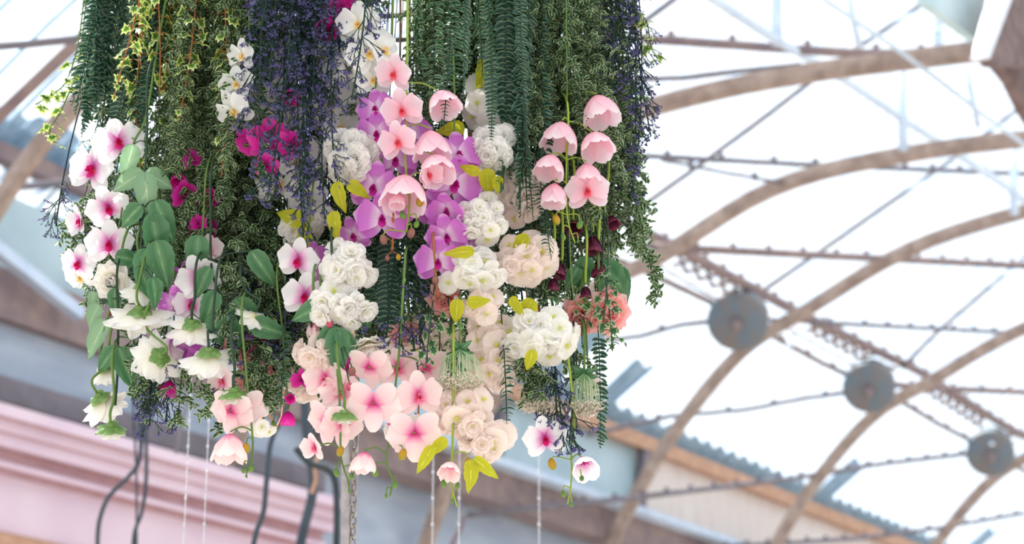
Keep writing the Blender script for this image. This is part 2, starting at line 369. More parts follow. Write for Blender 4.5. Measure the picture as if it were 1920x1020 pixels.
# ---------------------------------------------------------------- orchid sprays
# bloom: (px, py, size px, kind, form 0 open /1 semi /2 folded /'c' cupped, yaw, pitch, roll[, lay])
def spray(label, stem, blooms, buds=(), lay=0.0, kind='pink', sm='stem', top=True, r=2.6, cat='orchid', name='orchid_spray'):
    def d(x, l=0): return front(x, lay+l)
    pts = [at(x, y, d(x)) for x, y in stem]
    if top: pts = (lead(pts[0]) if stem[0][1] > 100 else [hang_top(pts[0])])+pts
    root = empty(name, pts[0], label, cat); O = pts[0].copy()
    path = smooth(pts); mb = MB(); k = mpp(4.6)
    n = len(path); mb.tube([p-O for p in path], [k*r*(1-.45*i/n) for i in range(n)], 6)
    def near(p):
        q = [s for s in path if s.z > p.z-.002 and s.z < p.z+.09] or path
        return min(q, key=lambda s: (s-p).length)
    for bl in blooms:
        x, y, s, kd, fm, yaw, pi_, roll = bl[:8]; l = bl[8] if len(bl) > 8 else 0
        p = at(x, y, d(x, l-.025)); sz = s*mpp(d(x, l))
        M = face(p-O, yaw, pi_, roll, sz)
        meshes = OM[kd+'_cup'] if fm in ('c', 'd') else None
        me = (meshes[0 if fm == 'c' else 1]) if meshes else OM[kd][fm]
        o = link('blossom', me, root, M)
        link('lip', OM[kd+'_lip'], o, Matrix.Identity(4))
        bk = (M @ Vector((0, 0, -.04))); a = near(p)-O
        if (a-bk).length < .16:
            mid = (a+bk)/2+Vector((0, .01, .012)); mb.tube(smooth([a, mid, bk], 4), k*1.5, 5)
    for (x, y, s, bm) in buds:
        p = at(x, y, d(x, -.02)); sz = s*mpp(d(x))
        q = near(p+Vector((0, 0, .02)))-O; pl = p-O
        side = 1 if pl.x > q.x else -1
        link('bud', BUD[bm], root, T(*pl) @ RY(side*15) @ S(sz, sz, sz*1.15))
        mid = Vector((pl.x, (pl.y+q.y)/2, max(q.z, pl.z+sz*.5)+.006)); mid = (mid*.7+(q*.6+pl*.4)*.3)
        mb.tube(smooth([q, mid, pl+Vector((0, 0, sz*.5))], 4), k*1.2, 5)
    st = link('stem', mb.mesh('spray_stem', G[sm]), root)
    return root

W = 'white_magenta'
spray('white orchid spray with magenta hearts at the left edge of the arrangement', [(300, 60), (275, 215), (250, 270), (235, 350), (222, 430), (200, 500), (205, 560)],
 [(222, 268, 98, W, 0, 12, 18, 12), (176, 318, 104, W, 1, -28, 10, -12), (203, 388, 84, W, 1, 8, -22, 20), (153, 416, 66, W, 2, -50, 0, 10), (205, 458, 88, W, 0, 4, 4, 0), (148, 494, 70, W, 0, -18, -5, -10), (150, 520, 60, 'white', 1, -30, -40, 10, .04)],
 [(219, 553, 18, 'bud_red'), (206, 586, 15, 'bud_red')], lay=-.02)
spray('tall white orchid spray with yellow throats left of the violet heather', [(470, 10), (468, 80), (462, 180), (455, 230)],
 [(455, 105, 66, 'white', 1, -35, 0, 0), (444, 158, 72, 'white', 0, -15, 10, 10), (440, 208, 82, 'white', 0, -30, -20, 25), (480, 170, 80, 'white', 1, 20, 0, 10, .06), (482, 225, 80, 'white', 1, 20, 0, 10, .08)], lay=.0)
spray('white orchids hidden behind the violet heather strands', [(600, 20), (590, 120), (560, 240), (545, 330)],
 [(560, 130, 110, 'white', 0, 10, 0, 0), (620, 190, 120, 'white', 0, -10, -10, 30), (520, 230, 110, 'white', 1, 0, 0, 0), (560, 300, 110, 'white', 0, 15, 0, 10), (600, 110, 90, 'white', 0, 0, 10, 0), (520, 110, 80, 'white', 0, 0, 10, 0), (640, 240, 80, 'white', 1, 0, 10, 0), (525, 345, 90, 'white', 1, 0, 10, 0), (575, 370, 80, 'white', 1, 0, 10, 0)], lay=.17)
spray('white orchids with yellow throats at the top centre, right of the heather', [(700, -40), (698, 60), (706, 140), (700, 190)],
 [(672, 45, 86, 'white', 0, -10, 0, 0), (690, 100, 90, 'white', 0, 20, 0, 25), (716, 96, 90, 'white', 1, 50, 20, 60), (700, 150, 70, 'white', 1, 0, 0, 0, .03), (655, 130, 80, 'white', 1, 0, 0, 0, .04)],
 [(671, 10, 22, 'bud_brown'), (690, 25, 14, 'bud_brown')], lay=-.02)
spray('hot magenta blossoms glimpsed through the heather near the top', [(640, -30), (630, 60), (560, 180), (520, 300)],
 [(640, 20, 70, 'magenta', 1, 10, 0, 0), (610, 60, 50, 'magenta', 'c', 10, 0, 0), (545, 170, 40, 'magenta', 'c', 10, -40, 0), (505, 262, 84, 'magenta', 1, 10, 0, 0), (545, 272, 60, 'magenta', 0, 0, -20, 40), (470, 262, 60, 'magenta', 2, -30, -20, 40), (660, 5, 30, 'magenta', 'c', 0, 0, 0), (500, 310, 50, 'magenta', 1, 0, -20, 0)], lay=.03)
spray('hot magenta blossoms in the small leaved greenery below the ivy', [(370, 60), (355, 250), (350, 350), (358, 430)],
 [(345, 362, 60, 'magenta', 2, 20, -20, 10), (360, 300, 45, 'magenta', 1, 10, 20, 10), (335, 330, 40, 'magenta', 'c', 10, -40, 10), (395, 380, 40, 'magenta', 'c', 10, 20, 10), (385, 455, 60, 'magenta', 'c', 0, 40, 10, .06), (372, 420, 36, 'magenta', 2, 10, 20, 10)], lay=.09)
p_ = 'purple'
spray('purple orchid spray in the centre, behind the pink orchids', [(735, 60), (722, 200), (715, 330), (712, 420)],
 [(706, 205, 76, p_, 1, -20, 10, 10), (708, 252, 88, p_, 0, -10, 5, 5), (740, 300, 90, p_, 0, 10, 5, 5, .03), (702, 352, 96, p_, 0, -12, 0, -8), (716, 410, 100, p_, 0, 5, 5, 0, -.02), (778, 388, 86, p_, 1, 30, 0, 0, .03), (664, 440, 70, p_, 1, -20, -20, 10, .06), (690, 300, 70, p_, 1, -30, 0, 10, .05), (585, 480, 60, p_, 2, 30, -10, 10, .07), (770, 250, 80, p_, 1, 20, 10, 0, .05)], lay=.0)
spray('vivid purple orchid spray between the pink orchids and white clusters', [(850, 110), (852, 220), (846, 330), (838, 420), (830, 490)],
 [(858, 292, 92, p_, 1, 20, 20, 0), (852, 345, 108, p_, 0, 15, 0, -15), (838, 392, 84, p_, 2, -10, -30, 0), (838, 442, 80, p_, 1, 0, -10, 12), (822, 490, 88, p_, 0, -5, -5, 0), (880, 470, 70, p_, 1, 30, 0, 20, .05), (830, 300, 70, p_, 1, -10, 0, 20, .05)], lay=-.01)
pk = 'pink'
spray('rose pink orchid spray on a lime stem in front of the purple orchids', [(764, -60), (764, 60), (762, 200), (760, 300), (768, 360), (766, 405), (762, 435)],
 [(740, 138, 76, pk, 1, -25, -10, -10), (822, 172, 72, pk, 'c', 30, -50, 10), (754, 206, 80, pk, 0, -5, -10, 10), (806, 244, 84, pk, 'c', 20, -70, -30), (748, 266, 78, pk, 1, -20, -5, 10), (814, 292, 78, pk, 'c', 15, -50, 30), (760, 328, 100, pk, 'c', -5, -60, 0), (802, 328, 60, pk, 2, 40, 0, 20), (745, 362, 44, pk, 'd', 0, -60, 0)],
 [(788, 377, 20, 'bud_gold'), (755, 403, 15, 'bud_green'), (781, 420, 14, 'bud_green'), (771, 437, 19, 'bud_brown'), (719, 449, 19, 'bud_brown')], lay=-.06, sm='stem_lime')
spray('rose pink orchid spray hanging on a lime stem at the right side', [(1064, 195), (1062, 300), (1062, 380), (1066, 420), (1078, 455)],
 [(1118, 178, 84, pk, 'c', 30, -65, -20), (1054, 228, 80, pk, 'c', -20, -65, 0), (1110, 250, 74, pk, 'c', 20, -50, 10), (1035, 290, 66, pk, 'c', -20, -60, 0), (1100, 305, 62, pk, 'c', 5, -70, 10), (1040, 342, 68, pk, 'd', -10, -70, 0), (1100, 358, 84, pk, 1, 10, 5, 5)],
 [(1043, 412, 19, 'bud_gold'), (1087, 421, 16, 'bud_green'), (1056, 444, 13, 'bud_green'), (1084, 452, 6, 'bud_green')], lay=-.07, sm='stem_lime')
bl = 'blush'
spray('blush orchid spray with the longest tail, low in the centre', [(760, 480), (750, 640), (744, 700), (736, 770), (728, 830), (725, 870), (736, 900), (731, 930)],
 [(692, 688, 84, bl, 1, -20, 160, 0, .02), (784, 742, 88, bl, 0, 20, -5, 5), (700, 756, 100, bl, 0, -15, 180, 0), (778, 812, 100, bl, 1, 10, 185, 0), (684, 846, 56, bl, 'c', -20, -75, 10), (745, 690, 80, bl, 1, 20, 0, 0, .07), (800, 690, 84, bl, 1, 20, 160, 0, .08)],
 [(755, 852, 20, 'bud_gold'), (703, 885, 16, 'bud_green'), (741, 909, 12, 'bud_green'), (724, 930, 8, 'bud_green')], lay=-.06)
spray('blush orchid spray with a tail reaching down in front of the chain', [(600, 520), (628, 660), (636, 740), (638, 800), (640, 860), (652, 900), (655, 922)],
 [(612, 790, 88, bl, 1, -30, 170, 10, .02), (645, 795, 84, bl, 1, 30, 175, 0, .02), (592, 838, 56, bl, 2, -35, -10, 0), (610, 710, 80, bl, 1, -10, 0, 0, .04), (640, 735, 80, bl, 1, 0, 0, 0, .05)],
 [(638, 846, 18, 'bud_gold'), (631, 886, 14, 'bud_green'), (659, 893, 11, 'bud_green'), (655, 922, 7, 'bud_green')], lay=-.05)
spray('blush orchid spray whose budded tail hangs beside the bead strings', [(455, 560), (462, 700), (470, 780), (474, 830), (472, 862), (462, 888)],
 [(432, 770, 84, bl, 1, -20, 175, 10), (455, 765, 84, bl, 0, 20, 180, 0, .02), (432, 812, 74, bl, 'c', 0, -70, 10), (418, 715, 60, bl, 1, -30, 0, 10, .04)],
 [(462, 840, 18, 'bud_gold'), (472, 878, 12, 'bud_green'), (456, 882, 10, 'bud_green'), (462, 893, 6, 'bud_green')], lay=-.05)
spray('single blush orchid cup on a budded tail below the lace flower', [(850, 620), (850, 760), (848, 850), (846, 900), (850, 925), (857, 950)],
 [(846, 868, 46, bl, 'c', -10, -40, 0)],
 [(832, 907, 13, 'bud_green'), (858, 911, 11, 'bud_green'), (848, 940, 7, 'bud_green'), (877, 866, 15, 'bud_gold')], lay=-.06, sm='stem_lime')
spray('white and pink orchid spray with the lowest tail on the right', [(1060, 640), (1076, 780), (1071, 840), (1072, 880), (1070, 915), (1064, 945)],
 [(1022, 822, 78, W, 0, 5, 0, 10, .02), (1093, 860, 56, W, 'c', 10, -35, 20)],
 [(1035, 870, 20, 'bud_gold'), (1090, 899, 13, 'bud_green'), (1056, 926, 12, 'bud_green'), (1072, 946, 8, 'bud_green')], lay=-.04, sm='stem_lime')
spray('white orchids with crimson hearts left of the central white cluster', [(590, 330), (578, 440), (570, 520), (575, 590)],
 [(560, 488, 82, W, 0, -20, -10, -10), (572, 555, 84, W, 0, -5, 0, -5), (600, 520, 60, p_, 2, 20, 0, 0, .04)], lay=.0)
spray('white orchids with crimson hearts among the leaves on the left', [(392, 300), (380, 430), (368, 520), (360, 590)],
 [(372, 520, 84, W, 1, 10, -10, 20), (360, 570, 70, W, 1, -10, -10, 0, .03), (392, 470, 60, bl, 2, 10, 20, 0, .05)], lay=.03)
spray('purple orchid buds and petals below the cream dahlias', [(330, 500), (330, 600), (322, 680), (318, 720)],
 [(330, 570, 70, p_, 1, 0, -10, 0), (340, 630, 70, p_, 'c', 20, -20, 0), (318, 712, 44, 'magenta', 'd', -10, -80, 0), (350, 520, 60, p_, 1, 0, -10, 0, .04)], [(300, 728, 13, 'bud_brown')], lay=.06)
spray('magenta orchid buds deep in the low centre greenery', [(520, 500), (530, 620), (536, 700), (540, 760)],
 [(540, 770, 38, 'magenta', 'd', 0, -80, 0), (565, 712, 40, 'magenta', 1, 0, -10, 0), (545, 745, 22, 'magenta', 'c', 0, -10, 0), (500, 650, 70, 'magenta', 1, 0, -10, 0, .08), (470, 660, 70, p_, 1, 0, -10, 0, .1), (722, 735, 30, 'magenta', 1, 0, 0, 0, .1), (740, 790, 30, 'magenta', 1, 0, 0, 0, .1), (655, 690, 40, 'magenta', 1, 0, 0, 0, .06)], [(513, 795, 12, 'bud_green')], lay=.04)
spray('pink orchid petals beside the heather at the lower right', [(1090, 520), (1100, 640), (1102, 700)],
 [(1100, 700, 54, bl, 'c', 30, -50, 0), (1092, 760, 60, W, 2, 10, -50, 0, .03), (1105, 735, 50, bl, 2, 20, -30, 0, .02)], lay=.03)

# ---------------------------------------------------------------- clusters of small blossoms
def cluster(label, cx, cy, rx, ry, n, size, kind='cherry', five=.3, lay=0.0, leaves=(), seed=0, peony=False):
    random.seed(seed+cx)
    Yc = front(cx, lay); c = at(cx, cy, Yc); k = mpp(Yc)
    ld = lead(c+Vector((0, .12, 0))); topp = ld[0]; root = empty('blossom_branch', topp, label, 'blossom'); O = topp
    mb = MB(); trunk = smooth(ld+[c+Vector((0, .10, ry*k*2.2)), c+Vector((0, .05, ry*k*.4)), c+Vector((0, .04, -ry*k*.4))], 5)
    mb.tube([p-O for p in trunk], k*2.4, 5)
    for i in range(n):
        t = (i+.5)/n; a = i*2.39996; rr = sqrt(t)
        x = cx+cos(a)*rr*rx*.95+random.uniform(-8, 8); y = cy+sin(a)*rr*ry*.95+random.uniform(-8, 8)
        dep = Yc-.05*sqrt(max(0, 1-rr*rr))+random.uniform(-.008, .008)
        p = at(x, y, dep)-O
        yaw = cos(a)*rr*50+random.uniform(-28, 28); pit = -sin(a)*rr*45+random.uniform(-28, 22)
        me = random.choice(PEONY[:2] if peony else (FIV[kind] if random.random() < five else DBL[kind]))
        M = face(p, yaw, pit, random.uniform(0, 360), size*k*random.uniform(.95, 1.4))
        link('blossom', me, root, M)
        b0 = M @ Vector((0, 0, -.02)); j = c-O+Vector((0, .05, ry*k*.3)); mb.tube([j, (j+b0)/2+Vector((0, .01, .01)), b0], k*1.0, 4)
    link('stem', mb.mesh('branch_stem', G['stem_brown']), root)
    for lf in leaves:
        x, y, L, ang, m = lf[:5]; yaw = lf[5] if len(lf) > 5 else random.uniform(-30, 30)
        l = front(x, lay-.08); p = at(x, y, l)-O
        link('leaf', random.choice(LEAF[m]), root, face(p, yaw, random.uniform(-20, 20), ang, L*mpp(l)))
    return root
Yw = 'yellow'
cluster('big white blossom head between heather and purple orchids', 655, 292, 44, 36, 9, 56, peony=True, seed=1, leaves=[(632, 340, 62, 190, Yw), (650, 345, 50, -115, Yw, 10), (628, 395, 60, 180, Yw)])
cluster('white blossom head below the upper ferns with a yellow leaf', 918, 280, 30, 34, 7, 50, seed=2, peony=True, leaves=[(912, 315, 60, 185, Yw, 0), (900, 322, 40, 80, Yw, 0)])
cluster('bright white frilled cluster right of the purple orchids', 898, 412, 48, 36, 12, 40, five=.2, seed=3, lay=-.02, leaves=[(890, 470, 60, 95, Yw, 0), (930, 330, 40, 200, Yw, 20)])
cluster('creamy blossom cluster behind the hanging fern tips', 972, 368, 36, 60, 10, 50, kind='cherry_blush', seed=4, lay=.06)
cluster('pale yellow eyed blossoms under the fern tips', 980, 486, 58, 36, 12, 50, kind='cherry_blush', five=.8, seed=5, leaves=[(960, 555, 46, 200, Yw), (1000, 560, 60, 150, Yw), (990, 440, 60, 140, Yw)])
cluster('white yellow eyed blossoms above the coral petals', 884, 510, 46, 38, 11, 46, five=.8, seed=6, lay=-.02, leaves=[(858, 560, 50, 175, Yw, 0), (875, 565, 45, -95, Yw, 0)])
cluster('large white frilled cluster hanging centre left', 652, 500, 46, 40, 11, 46, five=.3, seed=7, lay=-.03)
cluster('lower white frilled cluster touching the big centre left one', 640, 575, 50, 36, 13, 44, five=.15, seed=8, lay=-.05)
cluster('blush cluster just below the yellow leaf pair', 900, 572, 38, 24, 7, 44, kind='cherry_blush', seed=9)
cluster('wide white cluster left of the coral rose', 1012, 632, 68, 38, 14, 46, five=.7, seed=10, lay=-.03, leaves=[(1000, 655, 48, 165, Yw, 0)])
cluster('pale blossoms in shade right of the lace flower', 922, 652, 42, 60, 12, 48, kind='cherry_blush', five=.6, seed=11, lay=.05)
cluster('blush yellow eyed blossoms below the lace flower', 872, 770, 50, 46, 12, 48, kind='cherry_blush', five=.6, seed=12, lay=-.02, leaves=[(836, 820, 50, 140, Yw, 0), (812, 835, 60, 150, Yw, 0), (850, 238, 50, 95, Yw, 0)][:2])
cluster('lowest blush blossom cluster with two yellow leaves', 914, 832, 44, 24, 8, 46, kind='cherry_blush', five=.5, seed=13, lay=-.02, leaves=[(888, 858, 60, -130, Yw, 0), (880, 862, 60, 185, Yw, 30)])
cluster('sunlit white blossoms behind the dark fern tips', 930, 200, 56, 44, 10, 52, five=.5, seed=14, lay=.08, leaves=[(872, 240, 56, 95, Yw, 0), (905, 110, 60, 178, Yw, 30)])
cluster('white blossoms peeping from behind the low blush orchids', 775, 812, 48, 26, 7, 42, five=.6, seed=15, lay=.05)
cluster('white blossoms behind heather and yellow leaves', 570, 420, 44, 40, 7, 50, seed=16, lay=.14, leaves=[(575, 415, 62, 75, Yw, 0), (572, 420, 56, 180, Yw, 0), (560, 425, 50, 220, Yw, 0)])
cluster('small white blossoms low by the bead strings', 488, 795, 24, 22, 4, 30, five=1, seed=17, lay=.03)
cluster('shaded blush blossoms behind the orchid tails', 800, 650, 60, 50, 9, 56, kind='cherry_blush', five=.5, seed=18, lay=.14)
cluster('creamy blossoms below the tulip shaped bud', 600, 662, 30, 20, 5, 46, kind='cherry_blush', five=.1, seed=19, lay=-.01)
cluster('blush blossoms low behind the second orchid tail', 560, 700, 40, 40, 6, 52, kind='cherry_blush', five=.5, seed=21, lay=.14)

# ---------------------------------------------------------------- single headed flowers
def bloom(label, x, y, size, yaw, pitch, roll=0, lay=0.0, me=None, cal=None, stem=None, leaves=(), cat='flower', name='dahlia', sm='stem', child='petals', sq=(1, 1, 1)):
    Y = front(x, lay); p = at(x, y, Y); sz = size*mpp(Y)
    M0 = face(Vector((0, 0, 0)), yaw, pitch, roll, sz); back = (M0 @ Vector((0, 0, -.1)))
    pts = [at(a, b_, front(a, lay)) for a, b_ in (stem or [(x+8, y-220)])]
    ld = lead(pts[0]); top = ld[0]; root = empty(name, top, label, cat); O = top
    link(child, me or random.choice(DAH), root, T(*(p-O)) @ M0 @ S(*sq))
    if cal: link('calyx', cal, root, T(*(p-O)) @ M0)
    mb = MB(); b0 = p+back
    path = smooth(ld+pts+[b0+(M0.to_3x3() @ Vector((0, 0, -.22)))+Vector((0, 0, .01)), b0], 6)
    k = mpp(Y); mb.tube([q-O for q in path], k*2.6, 6)
    link('stem', mb.mesh('flower_stem', G[sm]), root)
    for lf in leaves:
        lx, ly, L, ang, m = lf[:5]; yw = lf[5] if len(lf) > 5 else 10
        l = front(lx, lay-.03); link('leaf', random.choice(LEAF[m][:2]), root, face(at(lx, ly, l)-O, yw, random.uniform(-15, 15), ang, L*mpp(l)))
    return root
random.seed(11)
D = DAH
bloom('full white peony head beside the lowest left orchid', 214, 525, 82, -10, -10, 0, -.03, PEONY[2], None, [(240, 430)], name='peony', leaves=[(215, 480, 60, -100, 'leaf')])
bloom('white dahlia with curled petals below the broad leaves', 268, 535, 84, 8, -125, 0, -.04, D[0], CAL[0], [(262, 430), (264, 490)])
bloom('widest cream dahlia in the left column of flowers', 262, 582, 118, -5, -118, 0, -.05, D[1], CAL[1], [(290, 430)])
bloom('cream dahlia with green collar left of the centre greenery', 360, 606, 92, 5, -125, 0, -.03, D[2], CAL[2], [(372, 480), (365, 560)], sm='stem_dark')
bloom('cream dahlia showing its green calyx, above the purple buds', 300, 668, 100, 30, -160, 0, -.05, D[1], CAL[1], [(285, 560), (272, 610)])
bloom('open cream dahlia skirt on a dark straight stem', 392, 660, 112, 0, -118, 0, -.06, D[0], CAL[0], [(415, 480), (402, 560), (398, 620)], sm='stem_dark')
bloom('half hidden white dahlia at the left edge above the lowest pair', 196, 692, 66, -35, -125, 0, -.02, D[2], CAL[1], [(215, 560)])
bloom('white dahlia hanging second lowest on the left', 186, 744, 100, -30, -130, 0, -.04, D[3], CAL[2], [(215, 600), (200, 680)])
bloom('lowest left flower, a half closed white bud in green sepals', 208, 800, 66, 0, -115, 0, -.05, D[3], CALB, [(216, 640), (214, 740)], name='dahlia_bud', sq=(.8, .8, .8))
bloom('white slanting dahlia beside a dark broad leaf', 478, 588, 66, 50, -125, 0, -.02, D[2], None, [(452, 500), (462, 545)], sm='stem_dark')
bloom('wide pale peony below the white frilled cluster', 688, 640, 88, 30, -60, 0, -.03, PEONY[2], None, [(640, 560)], name='peony', sm='stem_dark')
bloom('creamy dahlia left of the dark lobed leaf', 585, 660, 64, -20, -115, 0, -.03, D[0], CAL[0], [(590, 560)], sm='stem_dark')
bloom('green collared flower above the bead side orchids', 438, 735, 66, 0, -112, 0, -.08, D[3], CALB, [(436, 600), (440, 690)], name='dahlia_bud', sm='stem_dark', sq=(.8, .8, .8))
bloom('green sepaled flower at the joint of the second orchid tail', 645, 775, 62, 10, -112, 0, -.075, D[3], CALB, [(632, 640), (640, 720)], name='dahlia_bud', sq=(.7, .7, .7))
bloom('pink tulip shaped bud below the crimson hearted orchids', 587, 600, 46, -5, -85, 0, -.05, TUL, CAL[0], [(590, 500), (588, 560)], name='tulip_bud', cat='flower')
bloom('large coral pink rose at the right edge', 1135, 582, 96, 25, -10, 0, -.0, ROSE[0], None, [(1120, 470)], name='rose', leaves=[(1130, 520, 80, 215, 'leaf')])
bloom('coral pink rose left of the large right edge rose', 1090, 590, 82, -10, -20, 0, .05, ROSE[1], None, [(1090, 470)], name='rose')
bloom('coral rose behind the white yellow eyed blossoms', 838, 560, 74, -10, -20, 0, .05, ROSE[1], None, [(838, 470)], name='rose')
bloom('shaded coral rose right of the broad lobed leaf', 762, 625, 74, -10, -20, 0, .1, ROSE[0], None, [(765, 520)], name='rose')
bloom('coral rose deep in the low left greenery', 480, 700, 84, 0, -20, 0, .1, ROSE[0], None, [(480, 600)], name='rose')
bloom('coral rose behind the purple orchid buds on the left', 445, 655, 60, 0, -20, 0, .1, ROSE[1], None, [(450, 600)], name='rose')
for (x, y, s, yw, pt, lab) in ((1112, 440, 60, 0, -70, 'maroon hellebore right of the lime budded tail'), (1122, 486, 54, 10, -80, 'maroon hellebore bell above the coral rose'), (1052, 492, 50, -20, -60, 'maroon hellebore left in the dark red group'), (1075, 415, 56, 0, -30, 'dark maroon hellebore tucked behind the green buds'), (1038, 520, 40, -10, -80, 'small maroon hellebore bud above the variegated ivy'), (1098, 535, 40, 0, -80, 'small maroon hellebore bud right above the coral rose'), (1140, 405, 46, 30, -40, 'maroon hellebore at the far right of the dark red group')):
    bloom(lab, x, y, s, yw, pt, 0, -.0, HEL[int(x) % 2], None, [(x, y-110)], name='hellebore', sm='stem_lime')

# stems with broad leaves
def leafy(label, stem, leaves, lay=-.05, sm='stem_dark', berries=()):
    pts = [at(x, y, front(x, lay)) for x, y in stem]; ld = lead(pts[0]); top = ld[0]; O = top
    root = empty('leafy_stem', top, label, 'foliage'); mb = MB(); path = smooth(ld+pts); mb.tube([q-O for q in path], mpp(4.5)*2.4, 6)
    for lf in leaves:
        x, y, L, ang, m, yw, pt = lf; l = front(x, lay-.02); p = at(x, y, l)
        link('leaf', random.choice(LEAF[m][:2]), root, face(p-O, yw, pt, ang, L*mpp(l)))
        q = min(path, key=lambda s: (s-p).length)
        if (q-p).length < .15: mb.tube([q-O, (q+p)/2-O+Vector((0, 0, .006)), p-O], mpp(4.5)*1.4, 5)
    for x, y, s, bm in berries:
        p = at(x, y, front(x, lay-.02)); sz = s*mpp(4.5); link('berry', BUD[bm], root, T(*(p-O)) @ S(sz))
        q = min(path, key=lambda s_: (s_-p).length); mb.tube([q-O, p-O+Vector((0, 0, sz*.4))], mpp(4.5)*1.1, 4)
    link('stem', mb.mesh('leafy_stem_wood', G[sm]), root)
leafy('stem of big pale green lobed leaves over the left orchids', [(282, 120), (276, 250), (272, 330), (268, 420), (262, 500)],
 [(272, 322, 92, 185, 'leaf_pale', 0, 10), (270, 322, 78, 118, 'leaf_pale', -10, 0), (272, 322, 66, -118, 'leaf_pale', 20, 0), (250, 270, 76, 165, 'leaf_pale', 20, 0), (290, 375, 92, 205, 'leaf', 15, 0), (266, 385, 66, 130, 'leaf', -10, 0), (292, 450, 96, 195, 'leaf', 10, 0), (275, 465, 84, 170, 'leaf', 0, 0), (285, 400, 110, 190, 'leaf', 25, 0), (262, 500, 70, 200, 'leaf', 10, 0), (285, 520, 60, 190, 'leaf', 30, 10)], lay=-.07)
leafy('stem with broad leaves at the lower left edge', [(225, 480), (222, 600), (220, 700), (216, 760)],
 [(186, 570, 56, 150, 'leaf_pale', -10, 0), (222, 650, 90, 200, 'leaf', 10, 0), (218, 650, 64, 140, 'leaf', -10, 0), (200, 600, 84, 150, 'leaf_pale', -20, 10), (215, 540, 56, 180, 'leaf', 0, 0), (176, 545, 40, 170, 'leaf_pale', 0, 0)], lay=-.04)
leafy('stem with one dark lobed leaf pair in the low centre', [(622, 420), (628, 560), (632, 620)],
 [(632, 612, 96, 182, 'leaf', 5, 5), (630, 612, 70, 140, 'leaf', -10, 0), (632, 620, 66, 222, 'leaf', 10, 0), (606, 570, 70, 118, 'leaf', 0, 0), (680, 560, 60, 190, 'leaf', 0, 0)], lay=-.06, berries=[(618, 607, 17, 'bud_red'), (660, 696, 18, 'bud_brown'), (655, 725, 16, 'bud_red')])
leafy('dark broad leaves left of the slanting white dahlia', [(400, 300), (395, 420), (400, 520), (440, 600)],
 [(372, 440, 84, 175, 'leaf', 0, 0), (405, 545, 80, 160, 'leaf', 0, 0), (395, 500, 70, 150, 'leaf', -10, 0), (440, 560, 90, 215, 'leaf', 10, 0), (470, 605, 76, 250, 'leaf', 0, 0), (425, 590, 70, 200, 'leaf', 0, 0), (470, 470, 84, 215, 'leaf', 10, 0), (400, 590, 60, 190, 'leaf', 0, 0)], lay=.0)
leafy('dark broad leaves around the coral rose on the right', [(1130, 380), (1130, 470), (1128, 540)],
 [(1128, 490, 90, 215, 'leaf', 0, 0), (1100, 480, 66, 170, 'leaf', 0, 0), (1160, 500, 60, 200, 'leaf', 0, 0), (1085, 500, 50, 150, 'leaf', 0, 0), (1155, 520, 60, 215, 'leaf', 20, 0)], lay=.03, berries=[(820, 524, 18, 'bud_brown')][:0])
leafy('berry twig with russet buds under the purple orchids', [(738, 380), (737, 440), (735, 470)], [], lay=-.03, sm='stem_brown', berries=[(726, 484, 12, 'bud_brown'), (747, 482, 13, 'bud_gold'), (719, 448, 16, 'bud_brown')])
leafy('berry twig with russet buds beside the coral petals', [(812, 430), (816, 500), (820, 560)], [], lay=-.03, sm='stem_brown', berries=[(816, 525, 18, 'bud_brown'), (813, 560, 12, 'bud_brown'), (830, 558, 12, 'bud_brown'), (1040, 520, 14, 'bud_red')][:3])

# queen anne's lace
def lace(label, x, y, w, h, lay):
    random.seed(int(x)); Y = front(x, lay); p = at(x, y, Y); k = mpp(Y); ld = lead(p+Vector((0, 0, .12))); top = ld[0]; O = top
    root = empty('lace_flower', top, label, 'flower'); mb = MB(); mb.tube([q-O for q in smooth(ld+[p+Vector((0, .02, .12)), p])], k*2.4, 6)
    rays = MB(); fl = MB(); c = p-O
    for i in range(46):
        a = i*2.4; rr = sqrt((i+.5)/46); e = c+Vector((cos(a)*rr*w*k/2, sin(a)*rr*w*k/2, -h*k*(.62+.38*sqrt(1-rr*rr*.8))))
        mid = c+Vector((cos(a)*rr*w*k*.42, sin(a)*rr*w*k*.42, -h*k*.28)); rays.tube([c, mid, e], k*.8, 3)
        for j in range(16):
            f = e+Vector((random.gauss(0, 1), random.gauss(0, 1), random.gauss(0, .9)))*k*4.2
            rays.tube([e, f], k*.35, 3, cap=False)
            for q in range(4): fl.petal(T(*f) @ Matrix.Rotation(random.uniform(0, 6), 4, 'Z') @ RX(random.uniform(-60, 60)), k*3.0, k*2.4, 'round', nu=2, nv=2)
    link('stem', mb.mesh('lace_stem', G['stem']), root); link('ray', rays.mesh('lace_rays', G['lace_ray']), root); link('floret', fl.mesh('lace_florets', G['lace']), root)
    for a in (60, 120, -60, -120): link('leaf', LEAF['leaf'][1], root, face(c, a*.3, -20, a+random.uniform(-10, 10), 26*k))
lace('lacy umbel with green rays above the blush blossoms', 862, 655, 92, 74, -.06)
lace('lacy umbel hanging over the white orchid on the right', 1095, 700, 66, 76, -.04)
lace('lacy umbel tucked below the low heather', 1012, 715, 84, 52, .02)

